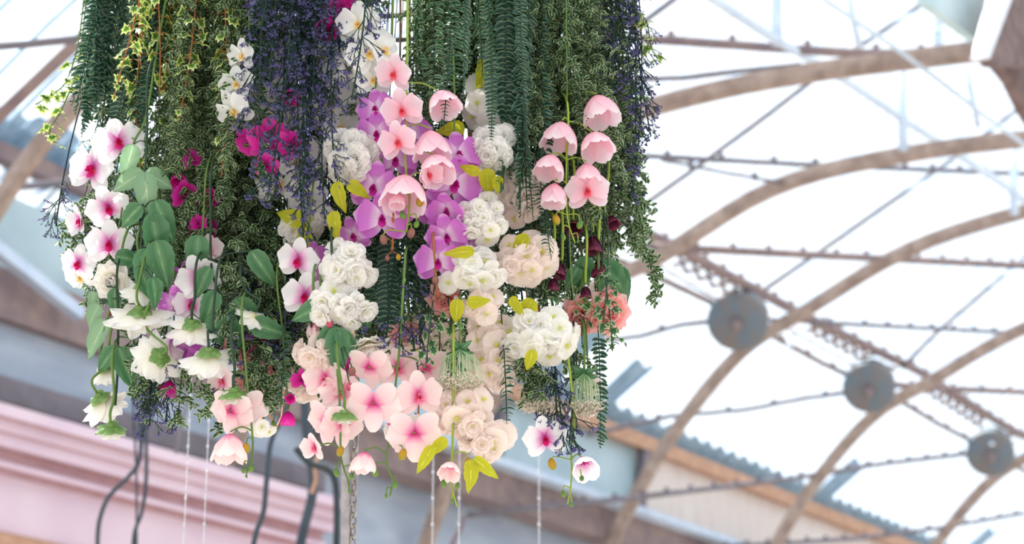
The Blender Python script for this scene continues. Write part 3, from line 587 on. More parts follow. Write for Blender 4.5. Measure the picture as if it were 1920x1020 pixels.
# ---------------------------------------------------------------- trailing strands
K = .00118
def leaflet(b, M, L, W, nu=2, nv=3, curl=-.3, fold=.15): b.petal(M, L, W, 'round', curl=curl, fold=fold, nu=nu, nv=nv)
def path_fn(L, seed, sway=.02):
    random.seed(seed); a, b_, c, d = [random.uniform(0, 6) for _ in range(4)]
    return lambda s: Vector((sway*sin(a+s*3.2)*s/ max(L, .1)*1.2, sway*sin(b_+s*2.6)*s/max(L, .1)*1.2, -s))
def fern_mesh(L, fol, seed, mname, ll=22, sp=12.5):
    f = path_fn(L, seed); st = MB(); lf = MB(); n = int(L/.03)+2
    st.tube([f(L*i/n) for i in range(n+1)], [K*1.1]*n+[K*.4], 4)
    s = L-fol
    while s < L:
        p = f(s); t = (L-s)/fol; size = min(1, .25+t*5)*random.uniform(.85, 1.1)
        az = random.uniform(-25, 25)
        for side in (0, 180):
            M = T(*p) @ RZ(az+side+seed*37) @ RY(0) @ RX(random.uniform(-12, 18)) @ RY(random.uniform(35, 75)*(1 if side else -1))
            leaflet(lf, M, ll*K*size, ll*.56*K*size, nv=4, curl=-.3, fold=.12)
            for q_ in range(len(lf.v)-15, len(lf.v)):   # tips droop
                o_ = lf.v[q_]-p; h_ = math.hypot(o_.x, o_.y); lf.v[q_] = Vector((lf.v[q_].x, lf.v[q_].y, lf.v[q_].z-h_*h_*16))
        s += sp*K*(.6+.4*min(1, t*5))
        seed += .06
    return st.mesh('fern_stem', G['stem_dark']), lf.mesh('fern_leaflets', G[mname])
def ivy_mesh(L, fol, seed, mname, size=34, sp=24, sm='stem_brown'):
    f = path_fn(L, seed, .04); st = MB(); lf = MB(); n = int(L/.03)+2
    st.tube([f(L*i/n) for i in range(n+1)], K*1.3, 4)
    s = L-fol
    while s < L:
        p = f(s); t = (L-s)/fol; sz = size*K*random.uniform(.7, 1.15)*min(1, .4+t*2.5)*.62
        az = random.uniform(0, 360); q = p+Vector((cos(R(az)), sin(R(az)), -.3))*K*random.uniform(12, 24)*min(1, .4+t*2)
        st.tube([p, (p+q)/2+Vector((0, 0, .004)), q], K*.8, 3)
        M = T(*q) @ RZ(az-90) @ RX(random.uniform(-80, -25)) @ RY(random.uniform(-30, 30))
        ivy_pts(lf, M, sz, 0); s += sp*K*random.uniform(.5, 1.2)
    return st.mesh('ivy_stem', G[sm]), lf.mesh('ivy_leaves', G[mname])
def box_mesh(L, fol, seed, mname='box', ll=13.5):
    f = path_fn(L, seed, .03); st = MB(); lf = MB(); n = int(L/.03)+2
    st.tube([f(L*i/n) for i in range(n+1)], K*1.2, 4)
    s = L-fol
    while s < L:
        p = f(s); t = (L-s)/fol; az = random.uniform(0, 6.28); ln = K*random.uniform(22, 48)*min(1, .35+t*2)
        d = Vector((cos(az), sin(az), -random.uniform(.3, 1.1))).normalized(); pts = [p, p+d*ln*.5+Vector((0, 0, -.002)), p+d*ln+Vector((0, 0, -.01))]
        st.tube(pts, K*.7, 3, cap=False)
        for j in range(5):
            q = pts[0].lerp(pts[2], (j+1)/5); a2 = random.uniform(0, 360)
            for sd in (0, 180):
                M = T(*q) @ RZ(a2+sd) @ RX(random.uniform(-60, 25)) @ RY(random.uniform(-40, 40))
                leaflet(lf, M, ll*K*random.uniform(.7, 1.15), ll*.6*K, curl=random.uniform(-.4, .1))
        s += K*random.uniform(7, 13)
    return st.mesh('twig_stem', G['stem_dark']), lf.mesh('twig_leaves', G[mname])
def heather_mesh(L, fol, seed):
    f = path_fn(L, seed, .03); st = MB(); bd = MB(); n = int(L/.03)+2
    st.tube([f(L*i/n) for i in range(n+1)], K*1.7, 4)
    def rec(p, d, ln, lev):
        q = p+d*ln; mid = (p+q)/2+Vector((random.uniform(-1, 1), random.uniform(-1, 1), 0))*ln*.08
        st.tube([p, mid, q], K*(.55+.2*lev), 3, cap=False)
        if lev == 0:
            for j in range(3):
                e = (d+Vector((random.uniform(-1, 1), random.uniform(-1, 1), random.uniform(-1, .6)))).normalized()
                bd.tube([q, q+e*K*2.0, q+e*K*4.0], [K*.5, K*.95, K*.2], 4, cap=False)
            return
        for j in range(2 if lev > 1 else 3):
            e = (d+Vector((random.uniform(-1, 1), random.uniform(-1, 1), random.uniform(-.9, .3)))*.62).normalized()
            rec(q, e, ln*random.uniform(.62, .85), lev-1)
    s = L-fol
    while s < L:
        p = f(s); t = (L-s)/fol; az = random.uniform(0, 6.28)
        d = Vector((cos(az), sin(az), -random.uniform(.5, 1.8))).normalized()
        rec(p, d, K*random.uniform(15, 26)*min(1, .5+t), 3)
        s += K*random.uniform(9, 15)
    return st.mesh('heather_twigs', G['twig']), bd.mesh('heather_buds', G['heather'])
PROTO = {}
def strand(name, label, group, kind, x, yend, foltop, lay, seed, part='leaves', cat='vine', lean=0.0):
    Y = front(x, lay); e = at(x, yend, Y); top = Vector((e.x*.96+CEN.x*.04, (e.y*.9+CEN.y*.1) if foltop is None else e.y*.25+(CEN.y+.1)*.75, ZTOP)); L = top.z-e.z
    ft = at(x, foltop, Y).z if foltop is not None else ZTOP-.02; fol = max(.08, min(L-.01, ft-e.z))
    L = round(L/.06)*.06; fol = min(L-.01, round(fol/.06)*.06 + .02)
    key = (kind, L, round(fol, 2), seed % 2 if kind != 'box' else seed % 2)
    if key not in PROTO:
        sd = int(seed+L*100)
        PROTO[key] = {'fern': lambda: fern_mesh(L, fol, sd, 'fern'), 'fern_small': lambda: fern_mesh(L, fol, sd, 'fern', 14, 9), 'fern_light': lambda: fern_mesh(L, fol, sd, 'fern_light', 22, 13),
          'ivy': lambda: ivy_mesh(L, fol, sd, 'ivy', 40, 20), 'ivy_small': lambda: ivy_mesh(L, fol, sd, 'ivy_dark', 24, 12, 'stem_dark'),
          'box': lambda: box_mesh(L, fol, sd), 'heather': lambda: heather_mesh(L, fol, sd)}[kind]()
    a, b_ = PROTO[key]; root = empty(name, top, label, cat, group)
    random.seed(seed*7+int(x)); rz = random.uniform(0, 360)
    if kind.startswith('fern'): rz = random.uniform(-35, 35)+(180 if random.random() < .5 else 0)
    v = Vector((e.x-top.x, e.y-top.y, -(top.z-e.z))); s = v.length/L
    q = Vector((0, 0, -1)).rotation_difference(v.normalized()).to_matrix().to_4x4() @ RZ(rz) @ S(s)
    for nm, me in (('stem', a), (part, b_)): link(nm, me, root, q)
    return root
def strands(name, label, kind, n, x0, x1, y0, y1, ft=None, l0=0., l1=.15, part='leaves', cat='vine', group=None):
    global SEED
    for i in range(n):
        SEED += 1; random.seed(SEED*13)
        x = x0+(x1-x0)*((i+.5+random.uniform(-.35, .35))/n); y = random.uniform(y0, y1)
        f = ft if ft is None else ft+random.uniform(-20, 20)
        strand(name, label, group or label, kind, x, y, f, l0+(l1-l0)*random.random(), SEED, part, cat)
SEED = 0
print('strands')
strands('fern_strand', 'dark green fern strand hanging at the upper left', 'fern', 13, 132, 285, 195, 275, l0=-.02, l1=.05, part='leaflets', cat='fern')
strands('fern_strand', 'dark green fern strand hanging at the upper left', 'fern', 12, 140, 290, 170, 265, l0=.05, l1=.25, part='leaflets', cat='fern')
strands('fern_strand', 'fresh green fern strand at the top right of centre', 'fern_light', 12, 785, 950, 140, 250, l0=.0, l1=.08, part='leaflets', cat='fern')
strands('fern_strand', 'fresh green fern strand at the top right of centre', 'fern_light', 10, 785, 950, 130, 230, l0=.1, l1=.3, part='leaflets', cat='fern')
strands('fern_strand', 'long dark fern strand between white clusters and right greenery', 'fern', 11, 950, 1045, 300, 430, l0=-.08, l1=.1, part='leaflets', cat='fern')
for x, y, f_, lab in ((940, 372, 250, 'thin fern tip in front of the creamy blossom cluster'), (1012, 492, 300, 'longest dark fern tip over the yellow eyed blossoms'), (990, 405, None, 'dark fern strand beside the longest fern tip'), (1030, 470, 300, 'fern tip just left of the lime budded tail'), (924, 792, 640, 'short fern tip right of the blush blossoms'), (1114, 832, 640, 'pale fern tip hanging above the last pink orchid cup'), (500, 752, 620, 'short fern tip low beside the bead strings'), (880, 200, None, 'fern tip in front of the sunlit white blossoms'), (905, 262, None, 'fern tip above the upper white blossom head'), (845, 250, None, 'fern strand over the first pink orchid cup')):
    SEED += 1; strand('fern_strand', lab, None, 'fern_small', x, y, f_, -.1, SEED, 'leaflets', 'fern')
strands('fern_strand', 'shaded fern strand under the purple orchids', 'fern', 9, 700, 815, 560, 640, ft=400, l0=.03, l1=.2, part='leaflets', cat='fern')
strands('ivy_strand', 'yellow green variegated ivy strand at the upper left', 'ivy', 12, 240, 410, 150, 330, l0=-.06, l1=.12, cat='ivy')
strands('ivy_strand', 'yellow green variegated ivy strand at the upper left', 'ivy', 2, 225, 262, 170, 210, l0=-.08, l1=-.06, cat='ivy')
strands('ivy_strand', 'small leaved dark ivy strand above the lace flower', 'ivy_small', 5, 790, 865, 660, 790, ft=590, l0=-.06, l1=.03, cat='ivy')
strands('ivy_strand', 'small variegated ivy strand over the coral rose', 'ivy_small', 5, 1050, 1140, 600, 655, ft=520, l0=-.1, l1=.0, cat='ivy')
B_ = 'cream edged small leaved strand '
strands('boxwood_strand', B_+'left of the violet heather', 'box', 14, 300, 480, 280, 430, l0=-.03, l1=.1, cat='greenery')
strands('boxwood_strand', B_+'left of the violet heather', 'box', 12, 310, 500, 400, 580, ft=100, l0=.02, l1=.2, cat='greenery')
strands('boxwood_strand', B_+'in the middle below the heather', 'box', 16, 410, 590, 520, 780, ft=380, l0=.0, l1=.16, cat='greenery')
strands('boxwood_strand', B_+'in the middle below the heather', 'box', 6, 500, 720, 560, 700, ft=430, l0=.12, l1=.25, cat='greenery')
strands('boxwood_strand', B_+'on the upper right', 'box', 16, 1000, 1180, 240, 400, l0=-.04, l1=.1, cat='greenery')
strands('boxwood_strand', B_+'on the upper right', 'box', 13, 1040, 1205, 420, 560, ft=120, l0=.0, l1=.2, cat='greenery')
strands('boxwood_strand', B_+'at the left edge beside the orchids', 'box', 4, 128, 175, 420, 640, ft=340, l0=.0, l1=.1, cat='greenery')
strands('boxwood_strand', B_+'below the calyx dahlia', 'box', 2, 240, 300, 740, 765, ft=650, l0=-.03, l1=.05, cat='greenery')
strands('boxwood_strand', B_+'below the dahlia skirt', 'box', 3, 360, 405, 770, 812, ft=680, l0=-.03, l1=.05, cat='greenery')
strands('boxwood_strand', B_+'under the wide right cluster', 'box', 6, 950, 1080, 690, 770, ft=640, l0=-.03, l1=.08, cat='greenery')
H_ = 'violet tipped heather strand '
strands('heather_strand', H_+'in the upper centre left', 'heather', 8, 470, 690, 160, 330, l0=-.10, l1=.0, part='buds', cat='heather')
strands('heather_strand', H_+'in the upper centre left', 'heather', 8, 470, 640, 330, 450, l0=-.09, l1=.0, part='buds', cat='heather')
strands('heather_strand', H_+'in the upper centre left', 'heather', 6, 480, 690, 60, 200, l0=-.05, l1=.15, part='buds', cat='heather')
strands('heather_strand', H_+'at the right edge', 'heather', 8, 1150, 1222, 180, 430, l0=-.05, l1=.1, part='buds', cat='heather')
strands('heather_strand', H_+'at the lower left below the calyx dahlia', 'heather', 3, 265, 325, 785, 815, ft=700, l0=-.05, l1=.02, part='buds', cat='heather')
strands('heather_strand', H_+'beside the coral rose in the low centre', 'heather', 3, 725, 790, 630, 665, ft=560, l0=-.06, l1=.02, part='buds', cat='heather')
strands('heather_strand', H_+'over the white orchid at the lower right', 'heather', 3, 1020, 1090, 800, 850, ft=700, l0=-.08, l1=-.04, part='buds', cat='heather')
strands('heather_strand', H_+'deep in the low centre left', 'heather', 9, 410, 580, 620, 765, ft=480, l0=.0, l1=.15, part='buds', cat='heather')
strands('heather_strand', H_+'at the far left beside the orchids', 'heather', 2, 128, 165, 400, 430, ft=330, l0=.0, l1=.05, part='buds', cat='heather')

FILL = [(150, 620), (250, 640), (330, 690), (400, 740), (500, 765), (600, 720), (700, 720), (820, 740), (900, 740), (1000, 690), (1100, 600), (1180, 500)]
def sil(x):
    for (a, ya), (b_, yb) in zip(FILL, FILL[1:]):
        if x <= b_: return ya+(yb-ya)*(x-a)/(b_-a)
    return 480
for i in range(64):
    SEED += 1; random.seed(SEED*5); x = 165+(i+.5)*1000/64; lay_ = .12+.28*((i*7) % 10)/10
    if 690 < x < 765: continue
    strand('boxwood_strand', 'shaded small leaved strand inside the core of the bundle', 'shaded core greenery', 'box', x, sil(x)-random.uniform(0, 130), None, lay_, SEED, 'leaves', 'greenery')
for i in range(26):
    SEED += 1; random.seed(SEED*5); x = 180+(i+.5)*960/26
    strand('fern_strand', 'shaded fern strand inside the core of the bundle', 'shaded core ferns', 'fern', x, sil(x)-random.uniform(40, 200), 330, .15+.2*random.random(), SEED, 'leaflets', 'fern')

# ivy tips that arch out of the bundle
def arch_ivy(label, pts, lay, n, size, mname, part_seed):
    random.seed(part_seed); P = [at(x, y, front(min(max(x, 120), 1210), lay)) for x, y in pts]; O = P[0]
    root = empty('ivy_strand', O, label, 'ivy'); st = MB(); lf = MB(); path = smooth(P, 8); st.tube([p-O for p in path], K*1.3, 4)
    for i in range(n):
        j = int(len(path)*(.35+.64*i/n)); p = path[min(j, len(path)-1)]-O; az = random.uniform(0, 360)
        q = p+Vector((cos(R(az)), sin(R(az)), random.uniform(-1, .4)))*K*14; st.tube([p, q], K*.8, 3)
        ivy_pts(lf, T(*q) @ RZ(az-90) @ RX(random.uniform(-80, -10)), size*K*random.uniform(.45, .8), 0)
    link('stem', st.mesh('ivy_stem', G['stem']), root); link('leaves', lf.mesh('ivy_leaves', G[mname]), root)
arch_ivy('ivy tip arching out at the far left', [(170, -150), (150, 60), (125, 150), (95, 178), (66, 196)], .0, 16, 34, 'ivy', 1)
arch_ivy('second ivy tip drooping below the far left one', [(175, -150), (150, 100), (118, 200), (92, 245), (105, 268)], .02, 12, 30, 'ivy', 2)
arch_ivy('ivy tip poking out at the upper right edge', [(1150, -150), (1185, 0), (1212, 40), (1222, 90), (1240, 120)], .0, 13, 34, 'ivy', 3)
arch_ivy('small ivy tip reaching right below the coral rose', [(1060, -150), (1070, 500), (1100, 560), (1140, 610), (1165, 640)], -.06, 18, 20, 'ivy_dark', 4)

# hoop that carries it all
hp = Vector((CEN.x, CEN.y, ZTOP+.01))
root = empty('hanging_hoop', hp, 'black metal hoop frame above the flowers that everything hangs from', 'frame')
mb = MB()
for rr in (.6, .42, .22):
    mb.tube([Vector((rr*1.0*cos(a), rr*.9*sin(a), 0)) for a in [2*pi*i/40 for i in range(41)]], .008, 6)
mb.tube([(-.6, 0, 0), (.6, 0, 0)], .008, 6); mb.tube([(0, -.54, 0), (0, .54, 0)], .008, 6)
iron = noisy('black iron', '#1c2426', '#2c3638', .5, 9)
link('ring', mb.mesh('hoop_ring', iron), root)
mb = MB()
for a in (0.6, 2.7, 4.7): mb.tube([(.6*cos(a), .54*sin(a), 0), (0, 0, 1.0)], .006, 5)
mb.tube([(0, 0, 1.0), (0, 0, hall(0, 0, 10.4).z-ZTOP)], .008, 5)
link('suspension_wire', mb.mesh('hoop_wires', iron), root)

exec_bg = True
# ================================================================ the hall
brown = noisy('weathered brown ironwork', '#947e72', '#b8a294', .7, 6, bump=.1)
rust = noisy('rusty girder', '#7e6c6e', '#968078', .8, 5)
steel = noisy('pale blue grey steel', '#c6d2e2', '#d8e2ee', .6, 4)
teal = noisy('blue grey glazing', '#9fb2b6', '#b6c6c8', .3, 1.2)
beige = noisy('limewashed board', '#d2bfb2', '#e0d2c8', .8, 3, stretch=(6, 6, .4))
orange = noisy('orange timber fascia', '#b08468', '#c79c80', .8, 8)
slate = noisy('slate blue corrugated sheet', '#88a4b8', '#a8c0d0', .6, 6)
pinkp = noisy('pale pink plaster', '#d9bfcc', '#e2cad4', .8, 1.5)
pinkd = noisy('rose brown moulding paint and shade', '#b58f96', '#c49fa4', .8, 4)
darkp = noisy('grey brown painted timber', '#6c646a', '#7c747a', .8, 4)
greyw = noisy('blue grey wall panel', '#9aa4b4', '#aeb6c2', .7, 1.6, stretch=(1, 1, 3))
lightp = noisy('light blue gutter', '#b6c4d6', '#ccd6e4', .6, 3)
drumm = noisy('dull zinc drum', '#667680', '#7e726c', .65, 3.5)
whitep = noisy('white painted steel', '#e4e8ee', '#f2f4f8', .5, 3)
cablem = noisy('dark cable', '#2c3844', '#38444e', .6, 5)
UA = [5.0, 8.8, 12.9, 17.3, 21.2, 25.3, 29.7, 34.9, 40.4, 46.2]
PROF = [(14.9, 6.2), (14.6, 6.9), (14.2, 7.6), (13.5, 8.5), (12.5, 9.42), (11.5, 9.86), (10, 10.45), (8.4, 10.68), (6.5, 10.75), (4.4, 10.5), (2.3, 9.7), (.4, 8.4), (-.9, 6.9)]
def hobj(name, mb, m, kind='structure', parent=None):
    o = link(name, mb.mesh(name, m), parent)
    if kind: o['kind'] = kind
    return o
def ubar(mb, a, b, w, h):                # rectangular bar between two points, h vertical half size
    a = Vector(a); b = Vector(b); d = (b-a).normalized(); s = d.cross(Vector((0, 0, 1))).normalized(); t = s.cross(d).normalized()
    mb.box((a+b)/2, (b-a)/2, s*w, t*h)
def hbox(mb, u0, u1, v0, v1, z0, z1): mb.box(hall((u0+u1)/2, (v0+v1)/2, (z0+z1)/2), UH*(u1-u0)/2, VH*(v1-v0)/2, Vector((0, 0, (z1-z0)/2)))
# arches
AL = ['arched iron roof rib at the far left behind the ferns', 'arched iron roof rib hidden behind the ferns', 'arched iron roof rib nearest the camera', 'arched iron roof rib at the upper right, first behind the flowers', 'arched iron roof rib meeting the girder right of the greenery', 'arched iron roof rib carrying the largest drum', 'arched iron roof rib carrying the middle drum', 'arched iron roof rib carrying the smallest drum', 'arched iron roof rib beyond the smallest drum', 'farthest arched iron roof rib']
for u, lab in zip(UA, AL):
    mb = MB(); fl = {21.2: .4, 17.3: .92, 12.9: .5}.get(u, 0); pr = smooth([Vector((v, z-fl*(lambda t: t*t*(3-2*t))(max(0, min(1, (14.2-v)/3.2)))-(.12*max(0, min(3.5, 9.6-v)) if fl in (.4, .92) else 0), 0)) for v, z in PROF], 5); n = len(pr)
    rows = []; uvs = []
    for i, p in enumerate(pr):
        d = (pr[min(i+1, n-1)]-pr[max(i-1, 0)]).normalized(); nn = Vector((-d.y, d.x, 0)); hw = .085
        for du, s in ((-.05, -1), (.05, -1), (.05, 1), (-.05, 1), (-.05, -1)):
            q = p+nn*hw*s; rows.append(hall(u+du, q.x, q.y)); uvs.append((0, i/n))
    mb.grid(rows, uvs, 4, n-1)
    o = hobj('roof_rib', mb, brown, None); tag(o, lab, 'roof beam', 'arched roof ribs')
# roof sheet
RP = [(15.5, 8.95), (14.6, 9.55), (13.2, 10.35), (11.5, 10.95), (9.5, 11.35), (7.2, 11.5), (4.8, 11.3), (2.4, 10.6), (.2, 9.4), (-1.5, 7.6)]
def roofmesh(u0, u1, prof, per, amp, name, m, dz=0):
    mb = MB(); pr = smooth([Vector((v, z, 0)) for v, z in prof], 3); n = int((u1-u0)/per*6); pts = []; uvs = []
    for j, p in enumerate(pr):
        for i in range(n+1):
            u = u0+(u1-u0)*i/n; pts.append(hall(u, p.x, p.y+dz+amp*sin(2*pi*u/per))); uvs.append((i/n, j/len(pr)))
    mb.grid(pts, uvs, n, len(pr)-1); return hobj(name, mb, m)
rm = bpy.data.materials.new('translucent corrugated roof sheet'); rm.use_nodes = True; nt = rm.node_tree; N = nt.nodes; Lk = nt.links; N.clear()
out = N.new('ShaderNodeOutputMaterial'); tr = N.new('ShaderNodeBsdfTransparent'); tl = N.new('ShaderNodeBsdfTranslucent'); mx = N.new('ShaderNodeMixShader'); lw = N.new('ShaderNodeLayerWeight'); mr = N.new('ShaderNodeMapRange')
tr.inputs[0].default_value = (.97, .985, 1, 1); tl.inputs[0].default_value = (.5, .66, .85, 1)
lw.inputs[0].default_value = .5; mr.inputs[1].default_value = .45; mr.inputs[2].default_value = .95; mr.inputs[3].default_value = .05; mr.inputs[4].default_value = .5
Lk.new(lw.outputs['Facing'], mr.inputs[0])
tcx = N.new('ShaderNodeTexCoord'); dt = N.new('ShaderNodeVectorMath'); dt.operation = 'DOT_PRODUCT'; dt.inputs[1].default_value = UH
Lk.new(tcx.outputs['Object'], dt.inputs[0]); sn = N.new('ShaderNodeMath'); sn.operation = 'PINGPONG'; sn.inputs[1].default_value = .26; Lk.new(dt.outputs['Value'], sn.inputs[0])
m2 = N.new('ShaderNodeMapRange'); m2.inputs[1].default_value = .14; m2.inputs[2].default_value = .26; m2.inputs[3].default_value = 0; m2.inputs[4].default_value = .8; Lk.new(sn.outputs[0], m2.inputs[0])
ad = N.new('ShaderNodeMath'); ad.operation = 'ADD'; ad.use_clamp = True; Lk.new(mr.outputs[0], ad.inputs[0]); Lk.new(m2.outputs[0], ad.inputs[1]); Lk.new(ad.outputs[0], mx.inputs[0]); Lk.new(tr.outputs[0], mx.inputs[1]); Lk.new(tl.outputs[0], mx.inputs[2]); Lk.new(mx.outputs[0], out.inputs[0])
ceil = roofmesh(2, 52, RP, .26, .045, 'ceiling', rm)
for i in range(14):
    mb = MB(); pr = smooth([Vector((v, z, 0)) for v, z in RP], 3); mb.tube([hall(10.5+i*.55, p.x, p.y-.08) for p in pr], .022, 4)
    link('glazing_bar', mb.mesh('glazing_bar', slate), ceil)
# opaque slate strip along the eave, with a few longer sheets
mb = MB()
for (u0, u1, ext) in ((6, 19, .5), (19, 23.6, .5), (23.6, 24.6, 1.3), (24.6, 25.6, .45), (25.6, 26.2, 1.1), (26.2, 33.2, .38), (33.2, 33.8, 1.1), (33.8, 40, .34), (40, 40.5, .95), (40.5, 50, .34)):
    n = max(6, int((u1-u0)/.42*8)); pts = []; uvs = []
    for t in (0, .5, 1):
        v = 15.45-(ext+.14)*t*.9; z = 8.96+(.35 if u1 < 20 else 0)+(ext+.14)*t*.62
        for i in range(n+1):
            u = u0+(u1-u0)*i/n; pts.append(hall(u, v, z-.06+.05*sin(2*pi*u/.42))); uvs.append((i/n, t))
    mb.grid(pts, uvs, n, 2)
hobj('trim_1', mb, slate)
mb = MB(); hbox(mb, 19, 52, 14.95, 15.1, 8.72, 8.93); hobj('trim_2', mb, orange)
mb = MB(); hbox(mb, 4, 19, 14.95, 15.1, 9.12, 9.3); hobj('trim_7', mb, rust)
# wall behind: boards on the right, glazing on the left
mb = MB(); hbox(mb, 27.0, 52, 15.1, 15.2, 7.5, 8.85); hobj('wall_left_boards', mb, beige)
mb = MB(); hbox(mb, 4, 27.0, 15.12, 15.2, 7.5, 8.85)
g = hobj('window_1', mb, teal)
mb = MB()
for u in (26.85, 23.0, 19.4, 15.6, 12.2): ubar(mb, hall(u, 15.02, 7.5), hall(u+.25, 15.02, 8.8), .06, .08)
hobj('window_frame', mb, darkp, None, g)
# girder with pale top
def zband(name, m, u0, u1, v0, v1, za, zb, zc, zd):   # z range za..zb at u0, zc..zd at u1
    mb = MB(); P = [hall(u0, v0, za), hall(u1, v0, zc), hall(u1, v0, zd), hall(u0, v0, zb), hall(u0, v1, za), hall(u1, v1, zc), hall(u1, v1, zd), hall(u0, v1, zb)]
    for q in ((0, 1, 2, 3), (4, 7, 6, 5), (0, 4, 5, 1), (3, 2, 6, 7), (0, 3, 7, 4), (1, 5, 6, 2)): mb.face([P[k] for k in q], [(0, 0)]*4)
    return hobj(name, mb, m)
zband('trim_3', lightp, 19.2, 52, 14.4, 15.1, 7.53, 7.63, 7.4, 7.5)
zband('trim_4', rust, 19.2, 52, 14.62, 15.0, 7.1, 7.53, 6.9, 7.4)
zband('trim_5', rust, 4, 19.2, 14.9, 15.1, 7.6, 8.1, 7.45, 7.95)
mb = MB(); ubar(mb, onV(-40, 440, 14.7), onV(150, 590, 14.7), .06, .06); tag(link('wall_brace', mb.mesh('wall_brace', lightp)), 'light blue slanting brace on the grey wall at the left edge', 'brace')
mb = MB(); hbox(mb, 4, 52, 15.05, 15.2, 3.0, 7.5); hobj('wall_left', mb, greyw)
zband('trim_6', darkp, 4, 19.0, 14.7, 15.1, 6.6, 6.86, 6.62, 6.86)
# pink cornice: an extruded profile
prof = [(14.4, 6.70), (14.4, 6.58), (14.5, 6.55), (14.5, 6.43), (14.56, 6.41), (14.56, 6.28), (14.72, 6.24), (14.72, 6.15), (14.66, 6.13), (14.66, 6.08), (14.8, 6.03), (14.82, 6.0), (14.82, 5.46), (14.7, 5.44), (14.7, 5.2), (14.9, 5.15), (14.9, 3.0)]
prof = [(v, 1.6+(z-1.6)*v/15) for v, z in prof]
cols = [0, 1, 0, 1, 0, 1, 1, 0, 0, 1, 1, 0, 2, 2, 0, 0]  # rose brown bands: painted lines plus overhang shadow put into the colour
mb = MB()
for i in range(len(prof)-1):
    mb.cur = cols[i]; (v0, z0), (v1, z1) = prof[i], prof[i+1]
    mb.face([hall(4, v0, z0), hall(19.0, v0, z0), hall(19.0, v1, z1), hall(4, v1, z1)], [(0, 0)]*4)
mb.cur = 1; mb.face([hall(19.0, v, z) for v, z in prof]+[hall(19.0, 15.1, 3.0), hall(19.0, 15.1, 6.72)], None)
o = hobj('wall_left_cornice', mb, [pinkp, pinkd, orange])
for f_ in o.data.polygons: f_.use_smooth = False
# floor and far wall
mb = MB(); hbox(mb, -12, 56, -16, 16, -.2, 0); hobj('floor', mb, noisy('market floor', '#a9a39c', '#bbb5ae', .8, .6))
mb = MB(); hbox(mb, 52, 52.3, -2, 15.5, 0, 7.5); hobj('wall_far', mb, greyw)

# longitudinal girder, drum rod and lacing
def poly(name, mb_pts, r, m, label, cat, studs=0, group=None, n=6, sr=2.2):
    mb = MB(); mb.tube(mb_pts, r, n)
    if studs:
        for a, b_ in zip(mb_pts, mb_pts[1:]):
            ln = (b_-a).length; kk = int(ln/studs)
            for i in range(kk): p = a.lerp(b_, (i+.5)/kk); mb.box(p+Vector((0, 0, r*.8)), UH*.025, VH*.025, Vector((0, 0, .035+r*.4)))
    o = link(name, mb.mesh(name, m)); tag(o, label, cat, group); return o
def pv(pts, v): return [onV(x, y, v) for x, y in pts]
poly('purlin', pv([(1090, 375), (1270, 465), (1500, 588), (1725, 697), (1870, 790), (2000, 862)], 12.0), .075, rust, 'stout studded iron purlin running above the three drums', 'roof beam', .5)
poly('tie_rod', pv([(1060, 450), (1190, 500), (1330, 565), (1385, 597)], 12.5), .045, rust, 'iron rod entering the largest drum from the left', 'roof rod')
poly('tie_rod', pv([(1440, 625), (1540, 680), (1630, 722)], 12.5), .045, rust, 'iron rod between the largest and the middle drum', 'roof rod', .6)
poly('tie_rod', pv([(1672, 742), (1760, 795), (1857, 845)], 12.5), .045, rust, 'iron rod between the middle and the smallest drum', 'roof rod', .6)
poly('tie_rod', pv([(1890, 865), (1960, 905)], 12.5), .045, rust, 'iron rod leaving the smallest drum to the right', 'roof rod')
poly('cable', pv([(1060, 430), (1210, 485), (1370, 575)], 12.3), .018, rust, 'thin wire between purlin and rod left of the largest drum', 'cable')
poly('cable', pv([(1460, 608), (1610, 690)], 12.3), .018, rust, 'thin wire between purlin and rod left of the middle drum', 'cable')
mb = MB()
def lace_seg(a, b_, c, d, n):
    for i in range(n):
        t0, t1 = i/n, (i+1)/n; mb.tube([a.lerp(b_, t0), c.lerp(d, t1)], .028, 4); mb.tube([c.lerp(d, t0), a.lerp(b_, t1)], .028, 4)
for q, n, lab in ((((1270, 472), (1400, 540), (1262, 498), (1382, 562)), 5, 'left of the largest drum'), (((1520, 602), (1640, 664), (1512, 622), (1620, 680)), 6, 'left of the middle drum'), (((1745, 716), (1850, 780), (1735, 738), (1840, 806)), 7, 'left of the smallest drum')):
    mb = MB(); lace_seg(*[onV(*p, 12.1) for p in q], n)
    tag(link('lattice_strip', mb.mesh('lattice_strip', rust)), 'crisscross iron lacing under the purlin '+lab, 'roof lattice')
